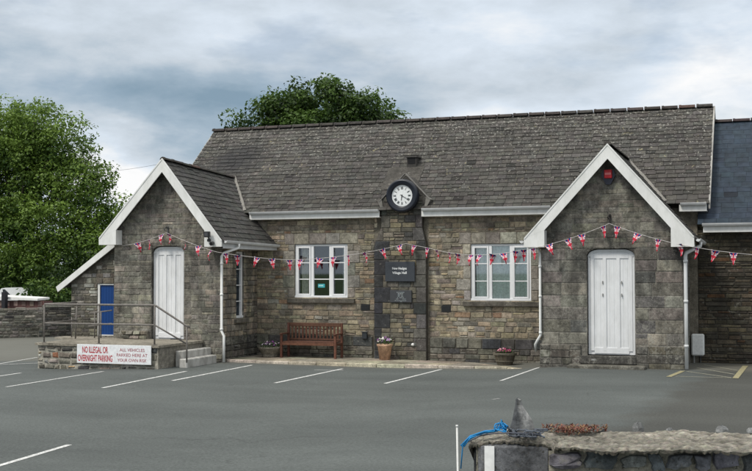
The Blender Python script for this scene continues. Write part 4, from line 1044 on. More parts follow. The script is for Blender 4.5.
# ------------------------------------------------------------------ bench
bz = -.085; BX0, BX1 = -12.33, -10.72; BYb, BYf = 27.45, 26.95; wc = (.115, .05, .033)
bn = thing('park_bench', 'reddish brown slatted wooden bench against the wall beneath the left window', 'bench', (-11.5, 27.2, bz))
def wj(): return jit(wc, .22, .08)
for x in (BX0 + .03, BX1 - .03):
    mb = MB(); mb.box(x - .03, x + .03, BYf, BYf + .06, bz, bz + .62, wj(), b=.006); mb.build('leg', M['wood'], bn)
    mb = MB(); mb.box(x - .03, x + .03, BYb - .03, BYb + .03, bz, bz + .92, wj(), b=.006); mb.build('leg', M['wood'], bn)
    mb = MB(); mb.box(x - .035, x + .035, BYf - .03, BYb - .03, bz + .622, bz + .655, wj(), b=.008); mb.build('armrest', M['wood'], bn)
    mb = MB(); mb.box(x - .022, x + .022, BYf + .06, BYb - .03, bz + .34, bz + .40, wj(), b=.004); mb.build('side_rail', M['wood'], bn)
mb = MB()
for i in range(5): y = BYf + .01 + i * .092; mb.box(BX0 + .065, BX1 - .065, y, y + .075, bz + .415, bz + .44, wj(), b=.005)
mb.box(BX0 + .06, BX1 - .06, BYf + .0, BYf + .03, bz + .34, bz + .413, wj(), b=.005)
mb.build('seat', M['wood'], bn)
mb = MB(); mb.box(BX0 + .06, BX1 - .06, BYb - .02, BYb + .02, bz + .82, bz + .92, wj(), b=.008); mb.box(BX0 + .06, BX1 - .06, BYb - .018, BYb + .018, bz + .45, bz + .50, wj(), b=.006)
for i in range(14): x = lerp(BX0 + .14, BX1 - .14, i / 13); mb.box(x - .025, x + .025, BYb - .009, BYb + .009, bz + .50, bz + .82, wj(), b=.004)
mb.build('backrest', M['wood'], bn)

# ------------------------------------------------------------------ planters
def flowers(par, cx, cy, z, r, h, cols, n=26, leaf=(.05, .09, .025)):
    mb = MB(); fb = MB()
    for i in range(n * 4):
        a = random.uniform(0, 6.28); q = r * math.sqrt(random.random()) * 1.1; hh = z + random.uniform(-.02, h * .8)
        p = Vector((cx + q * math.cos(a), cy + q * math.sin(a), hh)); d = Vector((random.uniform(-1, 1), random.uniform(-1, 1), random.uniform(.1, 1))).normalized() * random.uniform(.03, .055)
        s = d.cross(Vector((random.uniform(-1, 1), random.uniform(-1, 1), .3))).normalized() * .018
        mb.add([p - d * .5, p + s, p + d * .6, p - s], [(0, 1, 2, 3)], jit(leaf, .4))
    for i in range(n):
        a = random.uniform(0, 6.28); q = r * math.sqrt(random.random()); hh = z + h * random.uniform(.55, 1.1) * (1 - .35 * q / r)
        c = Vector((cx + q * math.cos(a), cy + q * math.sin(a), hh)); nrm = Vector((random.uniform(-.6, .6), random.uniform(-1.2, -.1), random.uniform(.2, 1))).normalized()
        u = nrm.orthogonal().normalized(); v = nrm.cross(u); R0 = random.uniform(.022, .036); col = jit(random.choice(cols), .12)
        vs = [c] + [c + (u * math.cos(k * .628) + v * math.sin(k * .628)) * R0 * (1 if k % 2 else .7) + nrm * .006 for k in range(10)]
        fb.add(vs, [(0, 1 + k, 1 + (k + 1) % 10) for k in range(10)], col)
        vs = [c + nrm * .008 + (u * math.cos(k * 1.047) + v * math.sin(k * 1.047)) * R0 * .28 for k in range(6)]; fb.add(vs, [tuple(range(6))], (.45, .3, .03))
    lv = mb.build('leaves', M['attr'], par); lv['kind'] = 'stuff'; fb.build('blooms', M['attr'], par)
p1 = thing('bowl_planter', 'squat stone bowl planter of purple and white pansies left of the bench', 'planter', (-12.68, 27.1, -.09))
mb = MB(); z = -.085; mb.lathe([(.0, z), (.20, z), (.23, z + .02), (.21, z + .06), (.24, z + .10), (.30, z + .20), (.33, z + .24), (.34, z + .27), (.30, z + .275), (.28, z + .24), (0, z + .24)], -12.68, 27.1, 28, (.17, .155, .125)); mb.build('pot', M['terrace'], p1, True)
flowers(p1, -12.68, 27.1, z + .26, .26, .17, [(.22, .03, .30), (.65, .55, .68), (.75, .72, .72), (.12, .02, .18)], 30)
p2 = thing('terracotta_pot', 'tall pale terracotta pot of lilac and white flowers in front of the buttress', 'planter', (-9.45, 27.2, -.09))
mb = MB(); z = -.09; mb.lathe([(0, z), (.135, z), (.19, z + .35), (.205, z + .36), (.21, z + .41), (.19, z + .415), (.18, z + .38), (0, z + .37)], -9.45, 27.2, 28, (.48, .31, .21)); mb.build('pot', M['terrace'], p2, True)
flowers(p2, -9.45, 27.2, z + .40, .19, .2, [(.40, .25, .55), (.78, .76, .72), (.80, .78, .74), (.2, .05, .28)], 26)
p3 = thing('tub_planter', 'brown wooden tub planter of magenta flowers left of the right porch', 'planter', (-6.22, 27.05, -.13))
z = -.115
mb = MB()
for k in range(16):
    a0, a1 = k / 16 * 2 * math.pi, (k + .92) / 16 * 2 * math.pi; c = jit((.13, .115, .085), .2)
    P = lambda a, r, zz, sc=1: (-6.22 + r * math.cos(a), 27.05 + r * math.sin(a) * .85, zz)
    mb.add([P(a0, .19, z), P(a1, .19, z), P(a1, .28, z + .27), P(a0, .28, z + .27)], [(0, 1, 2, 3)], c)
for (r0, z0, z1) in ((.225, z + .08, z + .11), (.288, z + .245, z + .30)):
    mb.lathe([(r0, z0), (r0 + .012, z0), (r0 + .018, z1), (r0, z1), (r0 - .03, z1)], 0, 0, 32, (.15, .135, .105))
    n_ = 5 * 32
    for i in range(len(mb.v) - n_, len(mb.v)): x, y, zz = mb.v[i]; mb.v[i] = (x - 6.22, y * .85 + 27.05, zz)
mb.lathe([(.27, z + .26), (.0, z + .262)], -6.22, 27.05, 20, (.02, .015, .01))
mb.build('tub', M['wood'], p3)
flowers(p3, -6.22, 27.05, z + .28, .18, .13, [(.38, .03, .16), (.5, .06, .25), (.3, .02, .12), (.6, .3, .4)], 24)

# ------------------------------------------------------------------ bunting
bt = thing('flag_bunting', 'string of small red white and blue union flag pennants looped across the whole front', 'bunting', (-9, 26, 3))
def union(u, v):      # u across, v up, both 0..1 over the full flag field
    x, y = (u - .5) * 2, (v - .5) * 2
    if abs(x) < .16 or abs(y) < .2: return (.58, .03, .06)
    if abs(x) < .25 or abs(y) < .30: return (.72, .64, .66)
    dd_ = abs(abs(x) - abs(y))
    if dd_ < .06: return (.58, .04, .07)
    if dd_ < .17: return (.72, .64, .66)
    return (.015, .03, .17)
def pennant(p, ang, curl, yaw):
    mb = MB(); nu, nv = 10, 14; W, H = .185, .27
    ca, sa = math.cos(ang), math.sin(ang); cy_, sy_ = math.cos(yaw), math.sin(yaw)
    def P(i, j):
        t = j / nv; wloc = W * (1 - t * .93); x = (i / nu - .5) * wloc; zz = -t * H
        yy = curl * math.sin(t * 2.6) * .05 + .012 * math.sin(i / nu * 6 + curl * 5) * t
        x2 = x * ca - zz * sa; z2 = x * sa + zz * ca
        return (p[0] + x2 * cy_ - yy * sy_, p[1] + x2 * sy_ + yy * cy_, p[2] + z2)
    for j in range(nv):
        for i in range(nu):
            uu = .5 + (((i + .5) / nu) - .5) * (1 - (j + .5) / nv * .93)
            mb.add([P(i, j + 1), P(i + 1, j + 1), P(i + 1, j), P(i, j)], [(0, 1, 2, 3)], union(uu, .99 - (j + .5) / nv * 1.05 * .95 + .02))
    mb.build('pennant', M['attr'], bt)
# strings between fixing points
def span(P, Q, sag, n=24):
    P, Q = Vector(P), Vector(Q); return [P.lerp(Q, i / n) + Vector((0, 0, -sag * 4 * (i / n) * (1 - i / n))) for i in range(n + 1)]
HL, HR, HB = (-14.96, YP - .14, 3.25), (-3.41, YP - .14, 3.30), (-8.92, YM - .32, 2.94)
E1 = (-13.33, YP - .38, 2.72)
runs = [span((-16.35, YP - .05, 2.92), HL, .05), span(HL, E1, .03), span(E1, (-11.8, 26.4, 2.52), .03)[:-1] + span((-11.8, 26.4, 2.52), HB, .09),
        span(HB, (-8.30, YM - .3, 2.82), .0)[:-1] + span((-8.30, YM - .3, 2.82), (-5.9, 26.0, 2.66), .11)[:-1] + span((-5.9, 26.0, 2.66), (-5.1, YP - .40, 2.75), .0)[:-1] + span((-5.1, YP - .40, 2.75), HR, .05), span(HR, (-1.55, YP - .38, 2.74), .05)[:-1] + span((-1.55, YP - .38, 2.74), (1.6, 26.8, 2.55), .1)]
for rn in runs:
    mb = MB(); mb.tube(rn, .006, 5, (.55, .52, .5)); mb.build('cord', M['attr'], bt)
run_flags = [[.36, .62, .87], [.06, .36, .62, .86], None, None, None]
for ri, rn in enumerate(runs):
    L = [0]
    for a, b in zip(rn, rn[1:]): L.append(L[-1] + (b - a).length)
    tot = L[-1]
    if run_flags[ri]: ss = [t * tot for t in run_flags[ri]]
    else:
        if ri == 2: m_ = 12
        elif ri == 3: m_ = 16
        else: m_ = 12
        ss = [tot * (i + .45) / m_ for i in range(m_)]
    for s in ss:
        s += random.uniform(-.07, .07)
        k = max(i for i in range(len(L)) if L[i] <= max(0, s)); k = min(k, len(rn) - 2); t = (s - L[k]) / (L[k + 1] - L[k])
        p = rn[k].lerp(rn[k + 1], t)
        d_ = rn[k + 1] - rn[k]
        pennant(p, random.uniform(-.34, .34) + math.atan2(d_.z, Vector((d_.x, d_.y)).length) * .5, random.uniform(-1.8, 1.8), random.uniform(-1.0, 1.0))

# ------------------------------------------------------------------ foreground roadside wall
fw = thing('roadside_wall', 'rough dark stone wall with a mortar capping in the near right corner', 'wall', (0, 5.6, 0))
P_near = [(-1.44, 5.50), (-1.04, 5.57), (-1.0, 5.42), (-.77, 5.38), (-.08, 5.58), (1.2, 5.95), (4, 6.75)]
ZT = 1.35
def wallT(p, q):
    p, q = Vector(p), Vector(q); d = (q - p); L = d.length; d.normalize(); n = Vector((d.y, -d.x))
    return (lambda u, v, h: (p.x + d.x * u + n.x * h, p.y + d.y * u + n.y * h, v)), L
mb = MB()
# end pier block
T, L = wallT((-1.42, 5.51), (-1.035, 5.58))
backing(mb, T, 0, L, -.3, lambda u: ZT - .03, [], (.30, .28, .22), n=0)
stone(mb, T, [(.012, .95), (L - .01, .96), (L - .008, ZT - .022), (.008, ZT - .02)], 0, .03, .02, (.17, .175, .185))
stone(mb, T, [(.012, .3), (L - .01, .3), (L - .008, .93), (.008, .93)], 0, .03, .02, (.07, .073, .08))
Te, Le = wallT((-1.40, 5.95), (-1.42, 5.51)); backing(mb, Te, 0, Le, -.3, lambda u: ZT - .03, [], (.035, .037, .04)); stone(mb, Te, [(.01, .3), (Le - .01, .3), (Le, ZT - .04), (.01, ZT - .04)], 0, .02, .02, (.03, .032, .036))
# main face, irregular dark stones in pale mortar
T, L = wallT((-1.03, 5.42), (3.5, 6.66))
backing(mb, T, 0, L, -.3, lambda u: ZT - .03, [], (.40, .375, .30))
u_rows = [(1.225, 1.328), (1.11, 1.215), (.97, 1.10), (.85, .96), (.6, .84), (.3, .59)]
for (va, vb) in u_rows:
    u = -.0
    while u < L:
        w_ = random.uniform(.06, .19); g = random.uniform(.010, .024)
        H_ = vb - va; dz0, dz1 = random.uniform(0, .022), random.uniform(0, .022); sk = random.uniform(-.05, .05)
        pts_n = random.choice([5, 6, 7]); poly = []
        cx_, cz_ = u + w_ / 2, (va + dz0 + vb - dz1) / 2; ry_ = (vb - dz1 - va - dz0) / 2
        corners = [(u + g / 2 + sk * .3, va + dz0), (u + w_ - g / 2 + sk * .3, va + dz0 + random.uniform(-.02, .02)), (u + w_ - g / 2 - sk * .3, vb - dz1), (u + g / 2 - sk * .3, vb - dz1 + random.uniform(-.02, .02))]
        ring = []
        for i in range(4):
            p, q = corners[i], corners[(i + 1) % 4]
            for t in (.10, .36, .66, .90): ring.append((lerp(p[0], q[0], t) + random.uniform(-.007, .007), lerp(p[1], q[1], t) + random.uniform(-.007, .007)))
        col = jit((.20, .205, .215), .45, .06)
        if random.random() < .12: col = jit((.18, .16, .12), .2)
        h_ = random.uniform(.018, .04)
        vs = [T(x, z, 0) for x, z in ring] + [T(lerp(x, cx_, .10), lerp(z, cz_, .12), h_ * random.uniform(.8, 1.1)) for x, z in ring] + [T(cx_ + random.uniform(-.02, .02), cz_ + random.uniform(-.02, .02), h_ * random.uniform(1.0, 1.6))]
        n_ = len(ring)
        mb.add(vs, [(i, (i + 1) % n_, (i + 1) % n_ + n_, i + n_) for i in range(n_)] + [(i + n_, (i + 1) % n_ + n_, 2 * n_) for i in range(n_)], col)
        u += w_
mb.build('stone_face', M['fgstone'], fw)
# capping : uneven mortar slab (grid)
mb = MB(); nxs, nys = 420, 44
def near(x):
    for (a, b) in zip(P_near, P_near[1:]):
        if x <= b[0]: return lerp(a[1], b[1], (x - a[0]) / (b[0] - a[0]))
    return P_near[-1][1]
def farr(x): return 5.78 + (x + 1.45) * .30 if x > -1.45 else 5.78
rnd0 = rs.rand(nxs + 1, nys + 1); rnd = rnd0.copy()
for k in range(1): rnd0 = (rnd0 * 2 + np.roll(rnd0, 1, 0) + np.roll(rnd0, 1, 1)) / 4
for k in range(4): rnd = (rnd + np.roll(rnd, 1, 0) + np.roll(rnd, 1, 1) + np.roll(rnd, -1, 0)) / 4
for i in range(nxs + 1):
    x = lerp(-1.45, 4, (i / nxs) ** 1.35)
    yn, yf = near(x) - .015, farr(x) + .02
    for j in range(nys + 1):
        t = j / nys; edge = min(t, 1 - t); z = ZT + (rnd[i, j] - .5) * .045 + (rnd0[i, j] - .5) * .008 - (.008 if edge < .04 else 0) + .003 * math.sin(x * 9) + .003 * math.sin(t * 7 + x * 13)
        if x < -1.0: z -= abs(x + 1.2) * .10 * (1 - t)
        mb.v.append((x + (rnd[i, j] - .5) * .02, lerp(yn, yf, t) + (rnd[i, j] - .5) * .03, z)); kk = .86 * (1 + (rnd[i, j] - .5) * 2.0) * (1 + (rnd0[i, j] - .5) * .7); mb.c.append(jit((.34 * kk, .315 * kk, .262 * kk), .12))
for i in range(nxs):
    for j in range(nys): mb.f.append((i * (nys + 1) + j, (i + 1) * (nys + 1) + j, (i + 1) * (nys + 1) + j + 1, i * (nys + 1) + j + 1)); mb.m.append(0)
o_ = len(mb.v)
for i in range(nxs + 1):
    a = mb.v[i * (nys + 1)]; b = mb.v[i * (nys + 1) + nys]
    for p, dz in ((a, -.014), (b, -.3)): mb.v.append((p[0], p[1] + (.006 if dz > -.1 else 0), p[2] + dz + random.uniform(-.006, .006))); mb.c.append((.2, .18, .14))
for i in range(nxs):
    mb.f.append((o_ + 2 * i, o_ + 2 * i + 2, (i + 1) * (nys + 1), i * (nys + 1))); mb.m.append(0)
    mb.f.append((i * (nys + 1) + nys, (i + 1) * (nys + 1) + nys, o_ + 2 * i + 3, o_ + 2 * i + 1)); mb.m.append(0)
for k in range(nys): pass
mb.f.append(tuple(range(nys, -1, -1)) + (o_, o_ + 1)); mb.m.append(0)
mb.build('mortar_capping', M['capping'], fw)
def rock(mb, c, r, col, seed=0, squash=(1, 1, 1)):
    rr = random.Random(seed); nl, nk = 5, 9; vs = []
    for a in range(nl + 1):
        th = math.pi * a / nl
        for k in range(nk):
            ph = 2 * math.pi * k / nk; q = r * rr.uniform(.75, 1.2)
            vs.append((c[0] + q * math.sin(th) * math.cos(ph) * squash[0], c[1] + q * math.sin(th) * math.sin(ph) * squash[1], c[2] + q * math.cos(th) * squash[2]))
    mb.add(vs, [(a * nk + k, (a + 1) * nk + k, (a + 1) * nk + (k + 1) % nk, a * nk + (k + 1) % nk) for a in range(nl) for k in range(nk)], col)
# upright pointed stone set in the capping
mb = MB()
sx0, sy0 = -1.205, 5.60
prof = [(-.065, .075, ZT - .03), (-.062, .075, ZT + .03), (-.046, .055, ZT + .09), (-.036, .030, ZT + .13), (-.030, .008, ZT + .165), (-.024, .002, ZT + .19), (-.020, -.012, ZT + .20)]
vs = []
for (l, r_, z) in prof:
    for (x, y) in ((l, 0), ((l * .6 + r_ * .4), -.035), (lerp(l, r_, .75), -.028), (r_, .005), (lerp(l, r_, .6), .04), (lerp(l, r_, .2), .03)):
        vs.append((sx0 + x + random.uniform(-.0035, .0035), sy0 + y * (1 if z < ZT + .15 else .5), z + random.uniform(-.004, .004)))
mb.add(vs, [(a * 6 + k, a * 6 + (k + 1) % 6, (a + 1) * 6 + (k + 1) % 6, (a + 1) * 6 + k) for a in range(6) for k in range(6)] + [tuple(range(36, 42))], (.19, .195, .195))
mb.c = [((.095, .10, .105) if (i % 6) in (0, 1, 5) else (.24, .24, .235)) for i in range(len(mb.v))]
o = mb.build('upright_stone', M['bark'], fw); o['label'] = 'tall pointed grey stone standing on the near end'
for i, (x, s, q) in enumerate(((-.66, .03, (1, .7, 1.3)), (-.50, .02, (1, 1, .8)), (-.24, .028, (1.3, .8, .9)), (-.10, .018, (1, 1, 1.1)), (-.84, .02, (1.2, 1, .6)))):
    mb = MB(); rock(mb, (x, farr(x) - .03, ZT + s * .4), s, (.17, .175, .175), i, q); mb.build('small_stone', M['darkstone'], fw)
mb = MB(); T, L = wallT((-1.42, 5.51), (-1.035, 5.58))
p = [T(.045, 1.315, .036), T(.045, .9, .036), T(.095, .9, .036), T(.095, 1.315, .036)]
q = [T(.045, 1.315, .030), T(.045, .9, .030), T(.095, .9, .030), T(.095, 1.315, .030)]
mb.add(p + q, [(0, 1, 2, 3), (4, 0, 3, 7), (1, 0, 4, 5), (3, 2, 6, 7)], (.88, .88, .86))
tag(mb.build('reflector_strip', M['attr_smooth']), 'white upright reflector panel fixed to the end of the roadside wall', 'marker')
mb = MB(); mb.tube([(-1.465, 5.38, .0), (-1.485, 5.38, 1.425)], .0052, 8, (.62, .62, .6)); mb.tube([(-1.485, 5.38, 1.42), (-1.485, 5.38, 1.43)], .0065, 8, (.7, .7, .68))
tag(mb.build('marker_rod', M['attr_smooth'], smooth=True), 'thin white rod standing just left of the roadside wall end', 'rod')
# ropes
def rope(name, lab, cat, pts, r, col, n=5):
    mb = MB()
    for pp in pts: mb.tube(pp, r, n, jit(col, .2))
    return tag(mb.build(name, M['attr'], smooth=True), lab, cat)
def tangle(c, rad, n, rr, zr=.03):
    P = Vector(c); out = []; v = Vector((1, 0, 0))
    for i in range(n):
        v = (v + Vector((rr.uniform(-1, 1), rr.uniform(-1, 1), rr.uniform(-.5, .5)))).normalized()
        Q = Vector(out[-1] if out else c) + v * .016; dlt = Q - P
        Q = P + Vector((max(-rad[0], min(rad[0], dlt.x)), max(-rad[1], min(rad[1], dlt.y)), max(-zr * .3, min(zr, dlt.z)))); out.append(Q)
    return out
rr = random.Random(3)
bl = [[(-1.485, 5.45, 1.20), (-1.475, 5.45, 1.31), (-1.44, 5.47, 1.355), (-1.38, 5.52, 1.375), (-1.33, 5.56, 1.38), (-1.30, 5.57, 1.40), (-1.295, 5.57, 1.43), (-1.29, 5.57, 1.41), (-1.28, 5.56, 1.385)]]
for k in range(6): bl.append([Vector(p) + Vector((rr.uniform(-.012, .012), rr.uniform(-.02, .02), rr.uniform(-.004, .012))) for p in bl[0][1:]])
bl.append(tangle((-1.30, 5.57, 1.385), (.03, .03), 40, rr, .035))
rope('blue_rope', 'bright blue frayed rope end draped over the end of the roadside wall', 'rope', bl, .0035, (.02, .22, .48))
gr = [tangle((x, 5.56, 1.375), (.05, .05), 70, rr, .022) for x in (-1.27, -1.25, -1.21, -1.19, -1.16, -1.14, -1.12)]
gr.append([(-1.33, 5.53, 1.375), (-1.25, 5.50, 1.385), (-1.15, 5.51, 1.385), (-1.09, 5.55, 1.375)]); gr.append([(-1.46, 5.5, 1.33), (-1.40, 5.53, 1.36), (-1.33, 5.53, 1.375)])
rope('grey_twine', 'tangle of dark blue-grey twine around the foot of the pointed stone', 'rope', gr, .0036, (.10, .115, .14))
mb = MB()
for i in range(900):        # dry reddish creeper lying on the capping
    x = random.gauss(-.97, .075); x = max(-1.14, min(-.82, x)); y = farr(x) - random.uniform(.0, .22) * (1 - abs(x + .97) / .2); z = ZT + .01 + random.uniform(0, .028)
    d_ = Vector((random.uniform(-1, 1), random.uniform(-1, 1), random.uniform(-.1, .7))).normalized() * random.uniform(.008, .018); s = d_.cross(Vector((0, 0, 1))).normalized() * .004
    p = Vector((x, y, z)); mb.add([p - d_, p + s, p + d_, p - s], [(0, 1, 2, 3)], jit(random.choice([(.16, .05, .035), (.22, .09, .06), (.11, .045, .03), (.20, .13, .06)]), .2))
tag(mb.build('dried_creeper', M['attr']), 'clump of dry reddish creeper lying on the mortar capping', 'plant')

# ------------------------------------------------------------------ far left: boundary wall, shed, hedge
bw = thing('boundary_wall', 'long low rubble stone boundary wall at the far left behind the car park', 'wall', (-27.5, 37, 0))
mb = MB()
def wt2(p, q):
    p, q = Vector(p), Vector(q); d = (q - p); L = d.length; d.normalize(); n = Vector((d.y, -d.x))
    return (lambda u, v, h: (p.x + d.x * u + n.x * h, p.y + d.y * u + n.y * h, v)), L
PA, PB, PC = (-34, 31.0), (-27.6, 37.4), (-18.4, 46.0)
for (p, q, zt, pal, mc) in ((PA, PB, .70, PAL_BOUND, (.2, .185, .155)), (PB, PC, .80, [(2, (.085, .082, .075)), (2, (.06, .06, .056)), (1, (.13, .12, .10))], (.11, .10, .085))):
    T, L = wt2(p, q); backing(mb, T, 0, L, -.7, lambda u: zt, [], mc)
    masonry(mb, T, 0, min(L, 9.2), -.5, zt - .0, pal, rh=(.1, .22), sw=(.14, .4), gap=.03, proud=(.01, .04), bev=.02, jt=.02, split=.25, amp=.3)
bwo = mb.build('wall', M['terrace'], bw)
mb = MB()
for (p, q, zt, c0) in ((PA, PB, .70, (.17, .16, .135)), (PB, PC, .80, (.12, .115, .10))):
    T, L = wt2(p, q); u = 0
    while u < L:
        w_ = random.uniform(.3, .6); a, b = u + .01, min(L, u + w_); z = zt + random.uniform(.06, .10); c = jit(c0, .2); u += w_
        vs = [T(a, zt, .03), T(b, zt, .03), T(b, zt, -.4), T(a, zt, -.4), T(a, z, .0), T(b, z, .0), T(b, z, -.38), T(a, z, -.38)]
        mb.add(vs, [(0, 1, 5, 4), (4, 5, 6, 7), (1, 2, 6, 5), (3, 0, 4, 7), (2, 3, 7, 6)], c)
mb.build('coping', M['terrace'], bwo)

def at(px, py, Y):            # point on the plane y = Y seen at a photo position
    f = 1100.; X = (px - 376) / f; Z = -(py - 235.5) / f; c, s = math.cos(pitch), math.sin(pitch); y_, z_ = c - s * Z, s + c * Z
    a = R(19.6); dx, dy = math.cos(a) * X - math.sin(a) * y_, math.sin(a) * X + math.cos(a) * y_
    t = Y / dy; return Vector((dx * t, Y, 2.2 + z_ * t))
mb = MB(); A_, B_ = at(60, 168.5, 62), at(166, 162.5, 31)
mb.tube([A_.lerp(B_, i / 14) + Vector((0, 0, -.25 * 4 * (i / 14) * (1 - i / 14))) for i in range(15)], .006, 5, (.2, .21, .23))
tag(mb.build('overhead_wire', M['attr']), 'thin service wire running from behind the big tree to the left gable', 'wire')
sh = thing('low_shed', 'low maroon shed with a white roof edge beyond the far left wall', 'shed', (-31, 40, 0))
sxr = at(44, 300, 40).x
mb = MB(); mb.box(-34.5, sxr, 40.0, 40.6, -.5, at(44, 300, 40).z - .02, (.11, .055, .05))
for i in range(9): x = sxr - .3 - i * .42; mb.box(x, x + .2, 39.98, 40.0, .75, .95, jit((.2, .14, .12), .4))
mb.build('wall', M['attr'], sh)
zr = at(38, 300, 39.9).z; xr = at(38, 300, 39.9).x
mb = MB(); mb.add([(-34.9, 39.85, zr + .12), (xr, 39.85, zr), (xr, 40.7, zr + .04), (-34.9, 40.7, zr + .16), (-34.9, 39.85, zr + .30), (xr, 39.85, zr + .09), (xr, 40.7, zr + .13), (-34.9, 40.7, zr + .34)], [(0, 1, 5, 4), (4, 5, 6, 7), (1, 2, 6, 5), (3, 0, 4, 7), (0, 3, 2, 1)], (.8, .8, .8)); mb.build('roof', M['white'], sh)
mb = MB(); px5 = at(6, 300, 39.8); mb.box(px5.x - .09, px5.x + .09, 39.6, 39.8, -.5, px5.z + .38, (.02, .02, .025)); mb.build('post', M['attr'], sh)
# white parked van roof glimpsed behind the shed
vn = thing('parked_van', 'white van partly hidden behind the maroon shed at the far left edge', 'van', (-33, 45, -.4))
mb = MB(); c = at(11, 297, 45); x0, x1 = c.x - .75, c.x + .05
mb.prism([(x0, -.1), (x0, 1.2), (x0 + .15, 1.42), (x1 - .4, 1.46), (x1 - .05, 1.15), (x1 + .35, .9), (x1 + .4, -.1)], 45, 46.7, (.72, .73, .74)); vb = mb.build('body', M['attr_smooth'], vn)
mb = MB(); mb.prism([(x1 - .42, 1.38), (x1 - .1, 1.12), (x1 - .5, 1.12), (x1 - .55, 1.38)], 44.98, 45.0, (.02, .025, .03)); mb.build('window', M['black'], vn)
for x in (x0 + .25, x1 + .05):
    mb = MB(); mb.ylathe([(0, 44.97), (.3, 44.98), (.33, 45.0), (.33, 45.15)][::-1], x, -.1, 18, (.02, .02, .02)); mb.build('wheel', M['black'], vn)

# ------------------------------------------------------------------ trees
def leaf_mesh(name, centers, mat, parent, per, size, rng, flat=.65, shade_from=None, lo=0., hi=1.):
    """centers: list of (x,y,z,r,tone). leaves near the surface of each clump"""
    V = []; Cc = []
    for (x, y, z, r, tone) in centers:
        n = int(per * (r ** 2))
        d = rng.normal(size=(n, 3)); d /= np.linalg.norm(d, axis=1)[:, None]
        rad = r * (0.45 + .6 * rng.rand(n) ** .6)
        p = np.array([x, y, z]) + d * rad[:, None] * np.array([1, 1, flat])
        nrm = d * .6 + rng.normal(size=(n, 3)) * .55 + np.array([0, 0, .5]); nrm /= np.linalg.norm(nrm, axis=1)[:, None]
        a = rng.normal(size=(n, 3)); a -= nrm * (a * nrm).sum(1)[:, None]; a /= np.linalg.norm(a, axis=1)[:, None]; b = np.cross(nrm, a)
        s = size * (.6 + .8 * rng.rand(n))[:, None]
        quad = np.stack([p - a * s, p + b * s * .55 - a * s * .1, p + a * s, p - b * s * .55 - a * s * .1], 1)
        V.append(quad.reshape(-1, 3))
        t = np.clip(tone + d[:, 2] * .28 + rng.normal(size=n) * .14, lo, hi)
        Cc.append(np.repeat(t, 4))
    V = np.concatenate(V); Cc = np.concatenate(Cc); nq = len(V) // 4
    me = bpy.data.meshes.new(name); me.vertices.add(len(V)); me.vertices.foreach_set('co', V.ravel())
    me.loops.add(nq * 4); me.loops.foreach_set('vertex_index', np.arange(nq * 4, dtype=np.int32))
    me.polygons.add(nq); me.polygons.foreach_set('loop_start', np.arange(0, nq * 4, 4, dtype=np.int32)); me.polygons.foreach_set('loop_total', np.full(nq, 4, dtype=np.int32))
    me.update(calc_edges=True)
    at_ = me.color_attributes.new('Col', 'FLOAT_COLOR', 'POINT'); cc = np.ones((len(V), 4)); cc[:, 0] = Cc; cc[:, 1] = Cc; cc[:, 2] = Cc; at_.data.foreach_set('color', cc.ravel())
    me.materials.append(mat); o = bpy.data.objects.new(name, me); COL.objects.link(o)
    if parent: o.parent = parent; o.location = -parent.location
    return o
def tree(name, label, base, lobes, mat, per, size, rng, ncl, clr, trunk_r=.35, trunk_h=3.0, cat='tree', lo=0., hi=1., tb=.45):
    t = thing(name, label, cat, base)
    cl = []
    w_ = np.array([l[3] * l[4] * l[5] for l in lobes]); w_ = w_ ** .8; w_ /= w_.sum()
    for i in range(ncl):
        l = lobes[rng.choice(len(lobes), p=w_)]
        d = rng.normal(size=3); d /= np.linalg.norm(d); q = rng.rand() ** .35
        if d[1] > .3 and rng.rand() < .5: d[1] *= -1
        p = np.array(l[:3]) + d * q * np.array(l[3:6]); r = clr * (.55 + .9 * rng.rand())
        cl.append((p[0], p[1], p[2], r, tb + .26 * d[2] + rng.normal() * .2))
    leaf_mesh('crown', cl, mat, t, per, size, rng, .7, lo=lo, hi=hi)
    mb = MB(); b = Vector(base); c0 = (.09, .075, .06)
    mb.tube([b, b + Vector((.1, 0, trunk_h * .5)), b + Vector((-.05, .05, trunk_h)), b + Vector((.1, 0, trunk_h * 1.6))], [trunk_r * 1.25, trunk_r, trunk_r * .8, trunk_r * .5], 10, c0)
    mb.build('trunk', M['bark'], t, True)
    for k in range(12):
        c = cl[rng.randint(len(cl))]; p = Vector(c[:3]); s = b + Vector((0, 0, trunk_h * (.7 + .6 * rng.rand()))); m_ = s.lerp(p, .5) + Vector((0, 0, .3))
        mb = MB(); mb.tube([s, s.lerp(m_, .5), m_, m_.lerp(p, .6), p], [trunk_r * .4, trunk_r * .3, trunk_r * .22, trunk_r * .14, .03], 7, c0); mb.build('branch', M['bark'], t, True)
    return t
rng = np.random.RandomState(11)
def lobe(px, py, Y, rx, ry, rz_): p = at(px, py, Y); return (p.x, p.y, p.z, rx, ry, rz_)
L1 = [lobe(104, 215, 50, 1.6, 1.8, 1.6), lobe(100, 255, 49, 1.5, 1.6, 1.5), lobe(65, 255, 48.5, 2.2, 1.8, 1.6), lobe(15, 262, 48.5, 2.8, 1.8, 1.5), lobe(60, 150, 50, 1.7, 2, 1.6), lobe(-5, 130, 50, 2.2, 2, 1.8), lobe(30, 138, 50, 2.4, 2.4, 2.2), lobe(100, 182, 50, 1.2, 1.6, 1.0), lobe(30, 190, 50, 3.4, 2.6, 3.0), lobe(32, 150, 50, 3.0, 2.6, 2.6), lobe(-15, 165, 50, 3.5, 2.6, 3.0), lobe(70, 175, 50, 2.3, 2.2, 2.2), lobe(92, 205, 49.5, 1.5, 2.0, 1.6), lobe(55, 225, 49, 2.8, 2.2, 2.2), lobe(0, 225, 49, 3.2, 2.4, 2.6), lobe(90, 245, 50, 1.4, 1.8, 1.6), lobe(30, 262, 49.5, 2.6, 2.0, 1.3)]
bp = at(20, 300, 50)
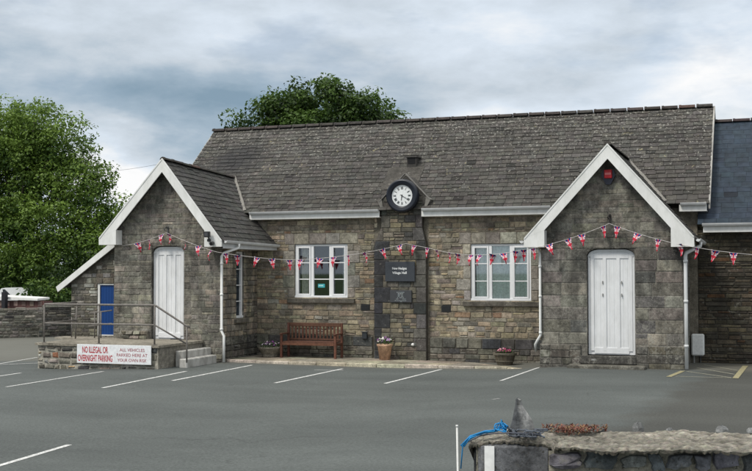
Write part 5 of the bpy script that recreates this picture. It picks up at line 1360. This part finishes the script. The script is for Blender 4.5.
tree('sycamore_tree', 'broad bright green tree filling the far left of the view', (bp.x, 50, -.5), L1, M['leaf1'], 215, .085, rng, 900, .66, .4, 3.6, tb=.5)
L2 = [lobe(326, 103, 38, 1.5, 1.5, 1.0), lobe(285, 113, 38, 1.2, 1.3, .72), lobe(362, 112, 38, 1.1, 1.3, .72), lobe(388, 119, 38, .55, 1.0, .35), lobe(243, 123, 38, .42, .6, .30), lobe(318, 135, 38, 2.4, 1.8, 1.2)]
b2 = at(320, 200, 38)
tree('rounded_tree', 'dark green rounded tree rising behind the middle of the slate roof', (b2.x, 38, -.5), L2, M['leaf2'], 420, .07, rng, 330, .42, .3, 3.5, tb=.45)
# shrubs behind the boundary wall
for i, (px, py, Y, rx, rz_, lab, mt_, tb_) in enumerate(((75, 275, 47, 1.7, 1.5, 'dark leafy shrub immediately left of the lean-to beyond the boundary wall', 'leaf3', .3),
        (48, 288, 45.5, 1.3, .6, 'light green low shrub above the middle of the boundary wall', 'leaf1', .15))):
    p = at(px, py, Y); s_ = thing('shrub', lab, 'shrub', (p.x, Y, -.5), 'shrubs beyond the boundary wall')
    cl = []
    for k in range(46):
        d = rng.normal(size=3); d /= np.linalg.norm(d); cl.append((p.x + d[0] * rx * rng.rand() ** .4, Y + d[1] * .9, max(-.2, p.z + d[2] * rz_ * rng.rand() ** .4 - .1), .5 * (.6 + .6 * rng.rand()), tb_ + rng.normal() * .12))
    leaf_mesh('foliage', cl, M[mt_], s_, 170, .085, rng, .8)
    mb = MB(); 
    for k in range(5): mb.tube([(p.x + random.uniform(-.3, .3), Y, -.6), (p.x + random.uniform(-.8, .8), Y, p.z)], [.04, .02], 6, (.07, .06, .05))
    mb.build('stem', M['bark'], s_)
# thick hedge further back as one mass
hd = []
for k in range(260):
    x = lerp(-62, -20, rng.rand()); hd.append((x, 60 + rng.rand() * 3, rng.rand() * 3.0 - .3, .9, .2 + rng.normal() * .1))
o = leaf_mesh('far_hedge', hd, M['leaf3'], None, 60, .16, rng, .8); o['kind'] = 'stuff'; o['label'] = 'dark mass of distant hedge behind the trees at far left'; o['category'] = 'hedge'
